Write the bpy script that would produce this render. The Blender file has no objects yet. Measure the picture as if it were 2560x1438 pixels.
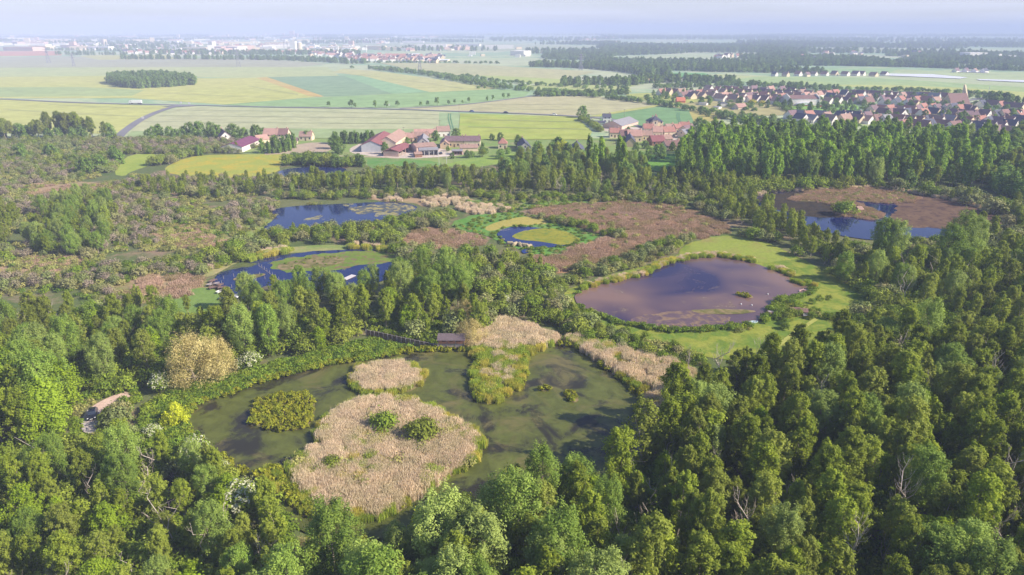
import bpy, math, random
import numpy as np
from mathutils import Vector, Matrix, noise as mnoise

R = math.radians
sc = bpy.context.scene
COL = sc.collection

# ------------------------------------------------------------------ camera
CAM_H = 75.0
FOC = 1705.0                       # focal length in photo pixels (2560 wide)
HORIZ = 70.0
PITCH = math.atan((719.0 - HORIZ) / FOC)
cam = bpy.data.cameras.new('camera')
cam.sensor_width = 36.0
cam.lens = FOC / 2560.0 * 36.0
cam.clip_start = 1.0
cam.clip_end = 90000.0
camo = bpy.data.objects.new('camera', cam)
COL.objects.link(camo)
camo.location = (0, 0, CAM_H)
camo.rotation_euler = (math.pi / 2 - PITCH, 0, 0)
sc.camera = camo

# ------------------------------------------------------------------ world, sun, exposure
SUN_EL, SUN_AZ = 34.0, -14.0       # azimuth from +X (the right of the picture), negative = towards the camera
w = bpy.data.worlds.new("World"); sc.world = w; w.use_nodes = True
nt = w.node_tree; nt.nodes.clear()
sky = nt.nodes.new('ShaderNodeTexSky'); sky.sky_type = 'NISHITA'; sky.sun_disc = False
sky.sun_elevation = R(SUN_EL); sky.sun_rotation = R(90 - SUN_AZ)
sky.altitude = 200; sky.air_density = 1.0; sky.dust_density = 0.9; sky.ozone_density = 3.0
bg = nt.nodes.new('ShaderNodeBackground'); bg.inputs[1].default_value = 0.095
out = nt.nodes.new('ShaderNodeOutputWorld')
tn = nt.nodes.new('ShaderNodeMix'); tn.data_type = 'RGBA'; tn.blend_type = 'MULTIPLY'; tn.inputs[0].default_value = 1.0; tn.inputs[7].default_value = (0.97, 0.97, 1.08, 1)
nt.links.new(sky.outputs[0], tn.inputs[6])
# thin high cloud, denser towards the horizon, in faint streaks
tcd = nt.nodes.new('ShaderNodeTexCoord'); sep = nt.nodes.new('ShaderNodeSeparateXYZ'); nt.links.new(tcd.outputs['Generated'], sep.inputs[0])
fall = nt.nodes.new('ShaderNodeMapRange'); nt.links.new(sep.outputs[2], fall.inputs[0]); fall.inputs[1].default_value = 0.0; fall.inputs[2].default_value = 0.30; fall.inputs[3].default_value = 0.85; fall.inputs[4].default_value = 0.0
mpp = nt.nodes.new('ShaderNodeMapping'); mpp.inputs['Scale'].default_value = (2.2, 2.2, 46); nt.links.new(tcd.outputs['Generated'], mpp.inputs[0])
cn = nt.nodes.new('ShaderNodeTexNoise'); cn.inputs['Scale'].default_value = 1.6; cn.inputs['Detail'].default_value = 6; cn.inputs['Distortion'].default_value = 0.6; nt.links.new(mpp.outputs[0], cn.inputs['Vector'])
cr_ = nt.nodes.new('ShaderNodeMapRange'); nt.links.new(cn.outputs[0], cr_.inputs[0]); cr_.inputs[1].default_value = 0.3; cr_.inputs[2].default_value = 0.7; cr_.inputs[3].default_value = 0.62; cr_.inputs[4].default_value = 1.05
mm = nt.nodes.new('ShaderNodeMath'); mm.operation = 'MULTIPLY'; nt.links.new(fall.outputs[0], mm.inputs[0]); nt.links.new(cr_.outputs[0], mm.inputs[1])
cm = nt.nodes.new('ShaderNodeMix'); cm.data_type = 'RGBA'; nt.links.new(mm.outputs[0], cm.inputs[0]); nt.links.new(tn.outputs[2], cm.inputs[6]); cm.inputs[7].default_value = (6.3, 6.6, 7.9, 1)
nt.links.new(cm.outputs[2], bg.inputs[0]); nt.links.new(bg.outputs[0], out.inputs[0])
sun = bpy.data.lights.new('sun', 'SUN'); sun.energy = 5.0; sun.angle = R(0.55); sun.color = (1.0, 0.90, 0.74)
suno = bpy.data.objects.new('sun', sun); COL.objects.link(suno)
sd = Vector((math.cos(R(SUN_EL)) * math.cos(R(SUN_AZ)), math.cos(R(SUN_EL)) * math.sin(R(SUN_AZ)), math.sin(R(SUN_EL))))
suno.rotation_euler = sd.to_track_quat('Z', 'Y').to_euler()
suno.location = (0, 0, 300)
sc.view_settings.view_transform = 'Standard'
sc.view_settings.look = 'None'
sc.view_settings.exposure = 0.56
sc.view_settings.gamma = 1.0
sc.cycles.max_bounces = 5
sc.cycles.diffuse_bounces = 2
sc.cycles.glossy_bounces = 2
sc.cycles.transmission_bounces = 3
sc.cycles.volume_bounces = 2
sc.cycles.transparent_max_bounces = 8
sc.cycles.caustics_reflective = False
sc.cycles.caustics_refractive = False
sc.cycles.use_denoising = True
sc.cycles.sample_clamp_indirect = 4.0

# ------------------------------------------------------------------ helpers
SP, CP = math.sin(PITCH), math.cos(PITCH)
def G(px, py, z=0.0):
    """ground point seen at a pixel of the 2560x1438 photograph"""
    cx = (px - 1280.0) / FOC; cy = (719.0 - py) / FOC
    d = (cx, CP + SP * cy, -SP + CP * cy)
    t = (z - CAM_H) / d[2]
    return Vector((d[0] * t, d[1] * t, z))
def Z(py):                                   # depth at that row
    return CAM_H / (SP - CP * (719.0 - py) / FOC)
def PM(py): return FOC / Z(py)               # pixels per metre
def proj(x, y, z):
    zz = z - CAM_H
    dep = y * CP - zz * SP
    up = y * SP + zz * CP
    dep = np.maximum(dep, 0.1)
    return 1280.0 + FOC * x / dep, 719.0 - FOC * up / dep, dep
def S(r, g, b, k=1.0):
    f = lambda c: ((c / 255.0) / 12.92 if c <= 10 else (((c / 255.0) + 0.055) / 1.055) ** 2.4) * k
    return (f(r), f(g), f(b), 1.0)
def tag(o, label=None, cat=None, group=None, kind=None):
    if label: o['label'] = label
    if cat: o['category'] = cat
    if group: o['group'] = group
    if kind: o['kind'] = kind
    return o
def link(name, me, mat=None, parent=None):
    o = bpy.data.objects.new(name, me); COL.objects.link(o)
    if mat is not None:
        me.materials.clear() if len(me.materials) else None
        for m in (mat if isinstance(mat, (list, tuple)) else [mat]): me.materials.append(m)
    if parent is not None: o.parent = parent
    return o
def empty(name, loc, rz=0.0):
    o = bpy.data.objects.new(name, None); COL.objects.link(o)
    o.location = loc; o.rotation_euler = (0, 0, rz); o.empty_display_size = 0.5
    return o
def copy_tree(o, parent=None):
    c = o.copy(); COL.objects.link(c)
    if parent is not None: c.parent = parent
    for ch in CH.get(o.name, []):
        copy_tree_child(ch, c)
    return c
CH = {}
def copy_tree_child(o, parent):
    c = o.copy(); COL.objects.link(c); c.parent = parent
    for ch in CH.get(o.name, []): copy_tree_child(ch, c)
class MB:
    """collects shapes into one mesh"""
    def __init__(s): s.v = []; s.f = []; s.m = []
    def quad(s, a, b, c, d, m=0):
        n = len(s.v); s.v += [a, b, c, d]; s.f.append((n, n + 1, n + 2, n + 3)); s.m.append(m)
    def tri(s, a, b, c, m=0):
        n = len(s.v); s.v += [a, b, c]; s.f.append((n, n + 1, n + 2)); s.m.append(m)
    def poly(s, pts, m=0):
        n = len(s.v); s.v += list(pts); s.f.append(tuple(range(n, n + len(pts)))); s.m.append(m)
    def box(s, x0, x1, y0, y1, z0, z1, m=0, M=None):
        c = [Vector(p) for p in ((x0,y0,z0),(x1,y0,z0),(x1,y1,z0),(x0,y1,z0),(x0,y0,z1),(x1,y0,z1),(x1,y1,z1),(x0,y1,z1))]
        if M is not None: c = [M @ p for p in c]
        n = len(s.v); s.v += [tuple(p) for p in c]
        for f in ((0,3,2,1),(4,5,6,7),(0,1,5,4),(1,2,6,5),(2,3,7,6),(3,0,4,7)):
            s.f.append(tuple(n + i for i in f)); s.m.append(m)
    def prism(s, prof, y0, y1, m=0, axis='y'):
        """closed profile in x,z swept along y"""
        n = len(s.v); k = len(prof)
        if axis == 'y':
            s.v += [(x, y0, z) for x, z in prof] + [(x, y1, z) for x, z in prof]
        else:
            s.v += [(y0, x, z) for x, z in prof] + [(y1, x, z) for x, z in prof]
        s.f.append(tuple(range(n + k - 1, n - 1, -1))); s.m.append(m)
        s.f.append(tuple(range(n + k, n + 2 * k))); s.m.append(m)
        for i in range(k):
            j = (i + 1) % k
            s.f.append((n + i, n + j, n + k + j, n + k + i)); s.m.append(m)
    def tube(s, pts, rad, n=5, m=0, cap=True):
        pts = [Vector(p) for p in pts]; b = len(s.v)
        for i, p in enumerate(pts):
            d = (pts[min(i + 1, len(pts) - 1)] - pts[max(i - 1, 0)]).normalized()
            a = d.orthogonal().normalized(); c = d.cross(a)
            for k in range(n):
                t = 2 * math.pi * k / n
                s.v.append(tuple(p + (a * math.cos(t) + c * math.sin(t)) * rad[i]))
        for i in range(len(pts) - 1):
            for k in range(n):
                q = (k + 1) % n
                s.f.append((b + i * n + k, b + i * n + q, b + (i + 1) * n + q, b + (i + 1) * n + k)); s.m.append(m)
        if cap:
            s.f.append(tuple(b + (len(pts) - 1) * n + k for k in range(n))); s.m.append(m)
    def cyl(s, x, y, z0, z1, r0, r1, n=16, m=0):
        s.tube([(x, y, z0), (x, y, z1)], [r0, r1], n, m)
    def mesh(s, name):
        me = bpy.data.meshes.new(name); me.from_pydata([tuple(p) for p in s.v], [], s.f)
        me.polygons.foreach_set('material_index', s.m); me.update(); return me
    def build(s, name, mat, parent=None):
        return link(name, s.mesh(name), mat, parent)

# ------------------------------------------------------------------ materials
def newmat(name):
    m = bpy.data.materials.new(name); m.use_nodes = True
    n = m.node_tree.nodes; n.clear()
    o = n.new('ShaderNodeOutputMaterial'); b = n.new('ShaderNodeBsdfPrincipled')
    m.node_tree.links.new(b.outputs[0], o.inputs[0])
    b.inputs['Roughness'].default_value = 0.85
    b.inputs['Specular IOR Level'].default_value = 0.2
    return m, m.node_tree, b, o
def nz(nt, scale, detail=4, rough=0.6, vec=None, dist=0.0, dim='3D'):
    t = nt.nodes.new('ShaderNodeTexNoise'); t.inputs['Scale'].default_value = scale
    t.inputs['Detail'].default_value = detail; t.inputs['Roughness'].default_value = rough
    t.inputs['Distortion'].default_value = dist
    if vec is not None: nt.links.new(vec, t.inputs['Vector'])
    return t.outputs[0]
def ramp(nt, fac, stops):
    r = nt.nodes.new('ShaderNodeValToRGB'); e = r.color_ramp.elements
    while len(e) < len(stops): e.new(0.5)
    for i, (p, c) in enumerate(stops):
        e[i].position = p; e[i].color = c if len(c) == 4 else (*c, 1)
    nt.links.new(fac, r.inputs[0]); return r.outputs[0]
def mix(nt, fac, a, b, mode='MIX'):
    m = nt.nodes.new('ShaderNodeMix'); m.data_type = 'RGBA'; m.blend_type = mode
    for sock, v in ((m.inputs[0], fac), (m.inputs[6], a), (m.inputs[7], b)):
        if isinstance(v, (int, float)): sock.default_value = v
        elif isinstance(v, tuple): sock.default_value = v
        else: nt.links.new(v, sock)
    return m.outputs[2]
def mth(nt, op, a, b=None):
    m = nt.nodes.new('ShaderNodeMath'); m.operation = op
    for i, v in enumerate((a, b)):
        if v is None: continue
        if isinstance(v, (int, float)): m.inputs[i].default_value = v
        else: nt.links.new(v, m.inputs[i])
    return m.outputs[0]
def coord(nt, scale=(1, 1, 1), rot=0.0, obj=False):
    g = nt.nodes.new('ShaderNodeTexCoord' if obj else 'ShaderNodeNewGeometry')
    mp = nt.nodes.new('ShaderNodeMapping'); mp.inputs['Scale'].default_value = scale
    mp.inputs['Rotation'].default_value = (0, 0, rot)
    nt.links.new(g.outputs['Object' if obj else 'Position'], mp.inputs[0]); return mp.outputs[0]
def bump(nt, b, h, strength=0.5, dist=0.3):
    n = nt.nodes.new('ShaderNodeBump'); n.inputs['Strength'].default_value = strength; n.inputs['Distance'].default_value = dist
    nt.links.new(h, n.inputs['Height']); nt.links.new(n.outputs[0], b.inputs['Normal'])
MC = {}
def plain(name, c, rough=0.8, metal=0.0, var=0.15, scale=0.6, spec=0.3):
    if name in MC: return MC[name]
    m, nt, b, o = newmat(name)
    n = nz(nt, scale, 4, 0.6, coord(nt, obj=True))
    d = tuple(x * (1 - var) for x in c[:3]) + (1,); u = tuple(min(1, x * (1 + var)) for x in c[:3]) + (1,)
    nt.links.new(ramp(nt, n, [(0.3, d), (0.7, u)]), b.inputs['Base Color'])
    b.inputs['Roughness'].default_value = rough; b.inputs['Metallic'].default_value = metal
    b.inputs['Specular IOR Level'].default_value = spec
    MC[name] = m; return m
def land(name, c1, c2, c3=None, s=0.03, fine=0.8, th=(0.42, 0.6), rows=None, bumpy=0.25):
    """ground cover: two tones mixed by broad noise, a third in patches, fine grain, optional drill rows (angle, spacing)"""
    m, nt, b, o = newmat(name)
    P = coord(nt)
    c = ramp(nt, nz(nt, s, 6, 0.62, P, 0.3), [(0.36, c1), (0.64, c2)])
    if c3 is not None:
        f = ramp(nt, nz(nt, s * 2.7, 7, 0.66, P, 0.5), [(th[0], (0, 0, 0)), (th[1], (1, 1, 1))])
        c = mix(nt, f, c, c3)
    g = ramp(nt, nz(nt, fine, 5, 0.75, P), [(0.25, (0.74, 0.74, 0.74)), (0.75, (1.22, 1.22, 1.22))])
    c = mix(nt, 1.0, c, g, 'MULTIPLY')
    if rows:
        wv = nt.nodes.new('ShaderNodeTexWave'); wv.inputs['Scale'].default_value = 0.314 / rows[1]
        wv.inputs['Distortion'].default_value = 1.2; wv.inputs['Detail'].default_value = 2
        nt.links.new(coord(nt, rot=rows[0]), wv.inputs['Vector'])
        c = mix(nt, 1.0, c, ramp(nt, wv.outputs[0], [(0.2, (0.93, 0.93, 0.93)), (0.8, (1.05, 1.05, 1.05))]), 'MULTIPLY')
    nt.links.new(c, b.inputs['Base Color'])
    b.inputs['Roughness'].default_value = 0.95; b.inputs['Specular IOR Level'].default_value = 0.05
    if bumpy: bump(nt, b, nz(nt, fine * 1.3, 4, 0.7, P), bumpy, 0.3)
    return m
def leaf(name, c1, c2, c3=None, trans=0.3, vary=0.3, gain=1.0):
    """foliage: tint per leaf from the mesh, tone per plant, light passes through"""
    m, nt, b, o = newmat(name)
    a = nt.nodes.new('ShaderNodeAttribute'); a.attribute_name = 'tint'
    c = ramp(nt, a.outputs['Fac'], [(0.1, c1), (0.9, c2)])
    oi = nt.nodes.new('ShaderNodeObjectInfo')
    if c3 is not None:
        f = ramp(nt, oi.outputs['Random'], [(0.35, (0, 0, 0)), (1.0, (0.9, 0.9, 0.9))])
        c = mix(nt, f, c, c3)
    rr = mth(nt, 'FRACT', mth(nt, 'MULTIPLY', oi.outputs['Random'], 13.7))
    v = ramp(nt, rr, [(0.0, (1 - vary,) * 3), (1.0, (1 + vary,) * 3)])
    c = mix(nt, 1.0, c, v, 'MULTIPLY'); c = mix(nt, 1.0, c, (1.74 * gain, 1.60 * gain, 0.88 * gain, 1) if gain == 1.0 else (gain, gain, gain, 1), 'MULTIPLY')
    nt.links.new(c, b.inputs['Base Color'])
    b.inputs['Roughness'].default_value = 0.6; b.inputs['Specular IOR Level'].default_value = 0.1
    t = nt.nodes.new('ShaderNodeBsdfTranslucent')
    nt.links.new(mix(nt, 1.0, c, (1.1, 1.08, 0.7, 1), 'MULTIPLY'), t.inputs[0])
    ms = nt.nodes.new('ShaderNodeMixShader'); ms.inputs[0].default_value = trans
    nt.links.new(b.outputs[0], ms.inputs[1]); nt.links.new(t.outputs[0], ms.inputs[2]); nt.links.new(ms.outputs[0], o.inputs[0])
    return m

# ------------------------------------------------------------------ outlines in ground coordinates
def chaikin(P, it=2):
    for _ in range(it):
        Q = []
        for i in range(len(P)):
            a, b = P[i], P[(i + 1) % len(P)]
            Q += [a * 0.75 + b * 0.25, a * 0.25 + b * 0.75]
        P = Q
    return P
def outline(pts, smooth=2, wob=0.0, step=2.0, wscale=0.15):
    P = [G(x, y) for x, y in pts]
    if smooth: P = chaikin(P, smooth)
    if wob:
        Q = []
        for i in range(len(P)):
            a, b = P[i], P[(i + 1) % len(P)]
            n = max(1, int((b - a).length / step))
            for k in range(n):
                p = a.lerp(b, k / n); d = (b - a).normalized(); nrm = Vector((-d.y, d.x, 0))
                q = mnoise.noise(Vector((p.x * wscale, p.y * wscale, 3.3))) + 0.6 * mnoise.noise(Vector((p.x * wscale * 3.1, p.y * wscale * 3.1, 7.7)))
                Q.append(p + nrm * q * wob)
        P = Q
    return P
def sheet(name, P, z, mat, label=None, kind='structure', cat=None, group=None):
    me = bpy.data.meshes.new(name)
    me.from_pydata([(p.x, p.y, z) for p in P], [], [tuple(range(len(P)))])
    me.update()
    if me.polygons[0].normal.z < 0: me.flip_normals()
    o = link(name, me, mat); tag(o, label, cat, group, kind); return o
def ribbon(name, pts, width, z, mat, label=None, taper=False, px=True, smooth=True):
    P = [G(x, y) if px else Vector((x, y, 0)) for x, y in pts]
    if smooth:
        for _ in range(2):
            Q = [P[0]]
            for i in range(len(P) - 1): Q += [P[i] * 0.75 + P[i + 1] * 0.25, P[i] * 0.25 + P[i + 1] * 0.75]
            P = Q + [P[-1]]
    mb = MB(); L = []
    for i, p in enumerate(P):
        d = (P[min(i + 1, len(P) - 1)] - P[max(i - 1, 0)]).normalized(); n = Vector((-d.y, d.x, 0))
        L.append((p - n * width / 2, p + n * width / 2))
    for i in range(len(L) - 1):
        a, b = L[i]; c, d = L[i + 1]
        mb.quad((a.x, a.y, z), (c.x, c.y, z), (d.x, d.y, z), (b.x, b.y, z))
    me = mb.mesh(name)
    if me.polygons[0].normal.z < 0: me.flip_normals()
    o = link(name, me, mat); tag(o, label, None, None, 'structure'); return o
def pip(P, X, Y):
    """points (X, Y) inside polygon P"""
    r = np.zeros(len(X), bool); n = len(P)
    for i in range(n):
        x1, y1 = P[i].x, P[i].y; x2, y2 = P[(i + 1) % n].x, P[(i + 1) % n].y
        if y1 == y2: continue
        c = ((Y < y1) != (Y < y2)) & (X < (x2 - x1) * (Y - y1) / (y2 - y1) + x1)
        r ^= c
    return r
# ================================================================== GROUND, FIELDS, WATER
m_marsh = land('marsh_ground', S(92, 112, 62, .9), S(122, 124, 84, .9), S(150, 128, 108), 0.02, 0.6, (0.52, 0.66), bumpy=0.6)
m_plain = land('farmland_soil', S(172, 186, 138), S(186, 190, 160), S(150, 176, 138), 0.0012, 0.02, (0.5, 0.53), bumpy=0)
gm = MB(); gm.quad((-34000, -900, 0), (34000, -900, 0), (34000, 34000, 0), (-34000, 34000, 0))
tag(gm.build('ground', m_marsh), kind='structure')
# the open plain beyond the village edge
P = [G(-1500, 346), G(3200, 346)]
P = [Vector((-2000, P[0].y, 0)), Vector((2400, P[0].y, 0)), Vector((33000, 25000, 0)), Vector((33000, 33000, 0)), Vector((-33000, 33000, 0)), Vector((-33000, 25000, 0))]
sheet('farmland', P, 0.05, m_plain)
FIELD = {}
def field(pts, c1, c2, c3=None, s=0.006, rows=None, z=0.10, smooth=0, name='field', fine=0.05, th=(0.45, 0.65), wob=0.0):
    m = land(name + '_cover', c1, c2, c3, s, fine, th, rows, bumpy=0)
    return sheet(name, outline(pts, smooth, wob, 8.0), z, m)
zf = [0.10]
def F(pts, c1, c2, **k):
    zf[0] += 0.012
    f = lambda c: tuple(x * y for x, y in zip(S(*c)[:3], (1.0, .92, .84))) + (1,)
    return field(pts, f(c1), f(c2), z=zf[0], **k)
# far bands
F([(-900, 172), (-900, 158), (160, 141), (640, 147), (820, 160), (700, 172), (300, 176)], (165, 172, 150), (172, 180, 160))
F([(-700, 146), (-700, 130), (150, 128), (155, 139)], (196, 150, 128), (200, 156, 136))
F([(200, 141), (230, 138), (420, 138), (440, 147), (250, 150)], (188, 190, 120), (180, 188, 130))
F([(-900, 200), (-900, 173), (420, 168), (820, 168), (850, 192), (640, 196), (300, 190)], (172, 190, 140), (182, 194, 146))
F([(-900, 232), (-900, 200), (300, 190), (520, 196), (640, 195), (790, 243), (560, 262), (330, 246), (0, 246)], (182, 192, 118), (190, 196, 126))
F([(-900, 240), (-900, 221), (200, 218), (360, 226), (330, 240), (0, 243)], (158, 182, 128), (166, 186, 130))
F([(-900, 330), (-900, 252), (0, 249), (160, 258), (330, 263), (445, 266), (385, 284), (340, 304), (300, 335)], (182, 192, 118), (188, 196, 126), rows=None)
F([(640, 195), (667, 193), (812, 240), (800, 243), (770, 240)], (196, 168, 112), (192, 182, 118))
F([(667, 193), (860, 190), (980, 235), (812, 242)], (134, 166, 136), (138, 168, 138))
F([(860, 190), (905, 190), (1075, 231), (980, 235)], (142, 182, 142), (146, 186, 146))
F([(830, 181), (860, 172), (960, 180), (1250, 221), (1200, 226), (1075, 231), (905, 190)], (184, 192, 132), (186, 190, 140), rows=None)
F([(560, 262), (800, 244), (1250, 223), (1325, 230), (1310, 243), (1200, 257), (1120, 264), (985, 270), (640, 267)], (142, 178, 126), (150, 184, 132))
F([(470, 266), (640, 270), (1000, 276), (1128, 281), (1100, 331), (320, 338), (350, 306), (400, 283)], (176, 188, 150), (182, 190, 156), rows=None)
F([(320, 338), (330, 329), (700, 322), (1100, 324), (1098, 346), (320, 346)], (150, 172, 128), (154, 178, 130))
F([(1098, 282), (1150, 284), (1140, 346), (1095, 346)], (150, 176, 136), (156, 182, 140))
F([(1150, 284), (1440, 293), (1448, 300), (1480, 330), (1470, 350), (1130, 350), (1148, 320)], (160, 178, 92), (170, 184, 100), c3=S(148, 172, 72), s=0.012, th=(0.5, 0.7))
F([(1004, 273), (1120, 266), (1205, 258), (1315, 243), (1450, 240), (1560, 247), (1650, 262), (1500, 286), (1448, 291), (1130, 279)], (182, 186, 146), (184, 184, 152), rows=None)
F([(1470, 292), (1560, 276), (1640, 263), (1655, 266), (1540, 284), (1500, 292)], (176, 186, 112), (182, 188, 118))
F([(1500, 292), (1545, 284), (1656, 266), (1705, 268), (1745, 285), (1740, 306), (1700, 318), (1560, 318), (1500, 305)], (118, 160, 112), (126, 166, 118))
F([(1722, 278), (1760, 281), (1815, 292), (1790, 304), (1735, 306)], (178, 174, 106), (182, 178, 112))
F([(1560, 236), (1620, 233), (1800, 248), (1690, 262), (1640, 258), (1580, 246)], (172, 186, 106), (180, 188, 112))
F([(1640, 262), (1690, 262), (1800, 250), (1870, 252), (2010, 268), (1990, 288), (1850, 292), (1760, 282)], (168, 168, 118), (176, 174, 128))
F([(950, 158), (1120, 158), (1360, 172), (1490, 180), (1400, 200), (1220, 194), (1060, 182)], (176, 184, 142), (184, 188, 146))
F([(1180, 190), (1240, 190), (1480, 203), (1600, 212), (1560, 222), (1350, 212)], (164, 188, 120), (176, 192, 122))
F([(1430, 205), (1570, 208), (1580, 232), (1500, 232), (1320, 224), (1300, 216)], (172, 190, 122), (178, 192, 130))
F([(1640, 183), (1760, 183), (1790, 193), (1680, 194)], (112, 172, 110), (118, 176, 114))
F([(1790, 186), (1860, 190), (2060, 198), (2000, 206), (1850, 200), (1790, 198)], (184, 196, 140), (172, 188, 138))
F([(1830, 200), (1900, 192), (2180, 195), (2700, 228), (2700, 275), (2480, 246), (2240, 228), (2030, 222), (1900, 212)], (150, 184, 138), (166, 190, 130))
F([(2050, 212), (2300, 214), (2700, 240), (2700, 262), (2420, 238), (2200, 224)], (184, 194, 118), (178, 194, 126), smooth=1)
F([(1970, 268), (2050, 262), (2140, 262), (2150, 276), (2000, 282)], (128, 176, 84), (140, 182, 92))
F([(2040, 172), (2250, 172), (2220, 184), (2060, 185)], (150, 186, 140), (150, 186, 140))
F([(700, 112), (1080, 106), (1500, 118), (1300, 128), (1040, 124)], (164, 182, 150), (172, 186, 158))
F([(60, 112), (500, 110), (1000, 112), (820, 120), (300, 123)], (160, 180, 145), (168, 184, 150))
F([(1480, 128), (2000, 118), (2400, 126), (1900, 134)], (168, 184, 150), (172, 186, 158))
# greenhouse-film strips far right
m_film = plain('plastic_film', S(235, 235, 240), 0.4, var=0.08, scale=0.02)
for k, pts in enumerate([[(2205, 185), (2330, 187), (2420, 195), (2400, 198), (2215, 190)], [(2440, 199), (2560, 202), (2900, 212), (2900, 217), (2560, 207), (2450, 202)], [(2385, 179), (2470, 181), (2470, 183), (2385, 181)]]):
    o = sheet('crop_film', outline(pts, 0), 0.9, m_film, ['long strips of white crop film laid on the plain beyond the village', 'white crop film reaching out of the picture beyond the village', 'short white film strip behind the larger film strips'][k], 'stuff', None)
# roads and tracks
m_asph = plain('worn_asphalt', S(128, 126, 132), 0.9, var=0.12, scale=0.02)
m_dirt = land('pale_dirt', S(176, 158, 138), S(190, 172, 150), S(150, 150, 110), 0.08, 0.6, (0.55, 0.7))
m_yard = land('yard_gravel', S(196, 180, 168), S(214, 200, 190), S(160, 160, 120), 0.08, 0.5, (0.55, 0.66))
m_pink = land('pink_gravel', S(206, 176, 162), S(218, 190, 176), S(170, 158, 124), 0.3, 1.5, (0.6, 0.75))
ribbon('road', [(-900, 243), (-300, 245), (0, 247.5), (160, 256.5), (330, 261.5), (480, 263.5), (640, 268), (850, 271.5), (1000, 274), (1130, 279), (1300, 284.5), (1450, 292), (1520, 298), (1560, 306)], 6.0, 0.50, m_asph)
ribbon('road', [(1000, 272.5), (1130, 265.5), (1200, 258.5), (1290, 246.5), (1330, 241.5), (1420, 234)], 5.0, 0.52, m_asph)
ribbon('track', [(462, 264.5), (430, 268.5), (385, 284), (345, 304), (308, 332), (296, 345)], 7.0, 0.54, m_asph)
sheet('road', [G(x, y) for x, y in ((405, 268), (440, 264), (500, 264), (480, 267), (440, 268.5))], 0.56, m_asph)
ribbon('track', [(1560, 306), (1660, 335), (1760, 342), (1800, 322)], 5.0, 0.52, m_asph)
ribbon('road', [(2060, 300), (2200, 275), (2330, 262), (2440, 250), (2470, 243)], 6, 0.52, m_asph)
ribbon('road', [(2120, 250), (2200, 262), (2290, 300), (2360, 325)], 5, 0.53, m_asph)
ribbon('road', [(1760, 238), (1900, 246), (2060, 250), (2300, 252), (2560, 262)], 5, 0.55, m_asph)
# tramlines in the young corn
m_tram = plain('tramline', S(96, 140, 100), 0.95, var=0.05)
for x0, x1, x2 in ((1122, 1120, 1128), (1127, 1126, 1134)):
    ribbon('track', [(x0, 285), (x1, 295), (x2, 325)], 0.8, 0.46, m_tram)
for dx in (0, 5): ribbon('track', [(1694 + dx, 282), (1692 + dx, 296), (1701 + dx, 310)], 0.9, 0.47, m_tram)
m_tr2 = plain('faint_tramline', S(150, 158, 122), 0.95, var=0.05)
for pts in ([(440, 276), (760, 279), (1096, 287)], [(400, 290), (760, 293), (1096, 298)], [(360, 305), (760, 308), (1094, 311)], [(120, 262), (300, 270), (420, 272)], [(20, 275), (200, 285), (350, 292)], [(1180, 300), (1320, 303), (1450, 306)], [(1170, 318), (1320, 321), (1465, 324)], [(1180, 272), (1340, 274), (1500, 276)], [(1200, 262), (1380, 262), (1600, 262)], [(620, 215), (740, 236), (745, 238)], [(400, 232), (560, 240), (700, 246)], [(900, 186), (1040, 205), (1160, 222)]):
    for dy in (0, .9): ribbon('track', [(x, y + dy) for x, y in pts], 0.7, 0.46, m_tr2)
# farm ground
zf[0] = 0.02
def M2(pts, c1, c2, c3=None, name='meadow', smooth=1, wob=0.8, th=(0.48, 0.66), rows=None, fine=0.7, s=0.03, bm=0.35):
    zf[0] += 0.004
    m = land(name + '_cover', S(*c1), S(*c2), S(*c3) if c3 else None, s, fine, th, rows, bm)
    P = outline(pts, smooth, wob, 3.0, 0.2)
    return sheet(name, P, zf[0], m)
M2([(-900, 400), (-900, 346), (300, 346), (700, 346), (900, 352), (760, 372), (560, 382), (330, 384), (100, 384)], (112, 134, 84), (128, 142, 96), (150, 144, 118))
M2([(560, 378), (640, 352), (860, 340), (1140, 338), (1460, 332), (1700, 330), (1760, 352), (1700, 392), (1560, 410), (1400, 396), (1260, 400), (1100, 418), (900, 416), (860, 400), (700, 396)], (120, 148, 78), (140, 158, 92), (150, 150, 106))
meadow1 = [(402, 428), (440, 402), (500, 388), (600, 386), (765, 386), (720, 400), (700, 412), (698, 430), (640, 442), (560, 446), (470, 444)]
meadow2 = [(282, 436), (300, 412), (322, 386), (402, 384), (396, 408), (330, 428), (310, 442)]
M2(meadow1, (154, 164, 74), (168, 170, 78), (184, 168, 64), th=(0.45, 0.62), wob=0.6, s=0.04)
M2(meadow2, (146, 164, 72), (160, 172, 78), (140, 160, 70), wob=0.6)
M2([(916, 416), (920, 394), (1060, 400), (1120, 410), (1040, 424), (960, 428)], (96, 142, 70), (108, 150, 74), (130, 148, 92))
M2([(1040, 424), (1120, 408), (1260, 384), (1330, 386), (1260, 408), (1180, 420), (1120, 432)], (132, 158, 74), (146, 168, 80), (120, 150, 70))
M2([(1580, 408), (1610, 388), (1700, 384), (1720, 400), (1690, 430), (1630, 428)], (104, 152, 62), (116, 158, 70))
sheet('farmyard', outline([(868, 378), (890, 362), (930, 352), (1060, 362), (1100, 372), (1180, 384), (1120, 392), (1010, 398), (900, 388)], 1, 0.5), 0.075, m_yard)
sheet('yard', outline([(645, 388), (700, 372), (760, 358), (815, 356), (832, 362), (826, 380), (770, 382), (720, 385)], 1, 0.4), 0.076, m_dirt)
sheet('yard', outline([(1490, 322), (1540, 312), (1620, 318), (1700, 326), (1740, 352), (1660, 356), (1560, 338)], 1, 0.4), 0.077, m_yard)
ribbon('track', [(830, 390), (920, 392), (1000, 396)], 3, 0.085, m_dirt)
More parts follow.
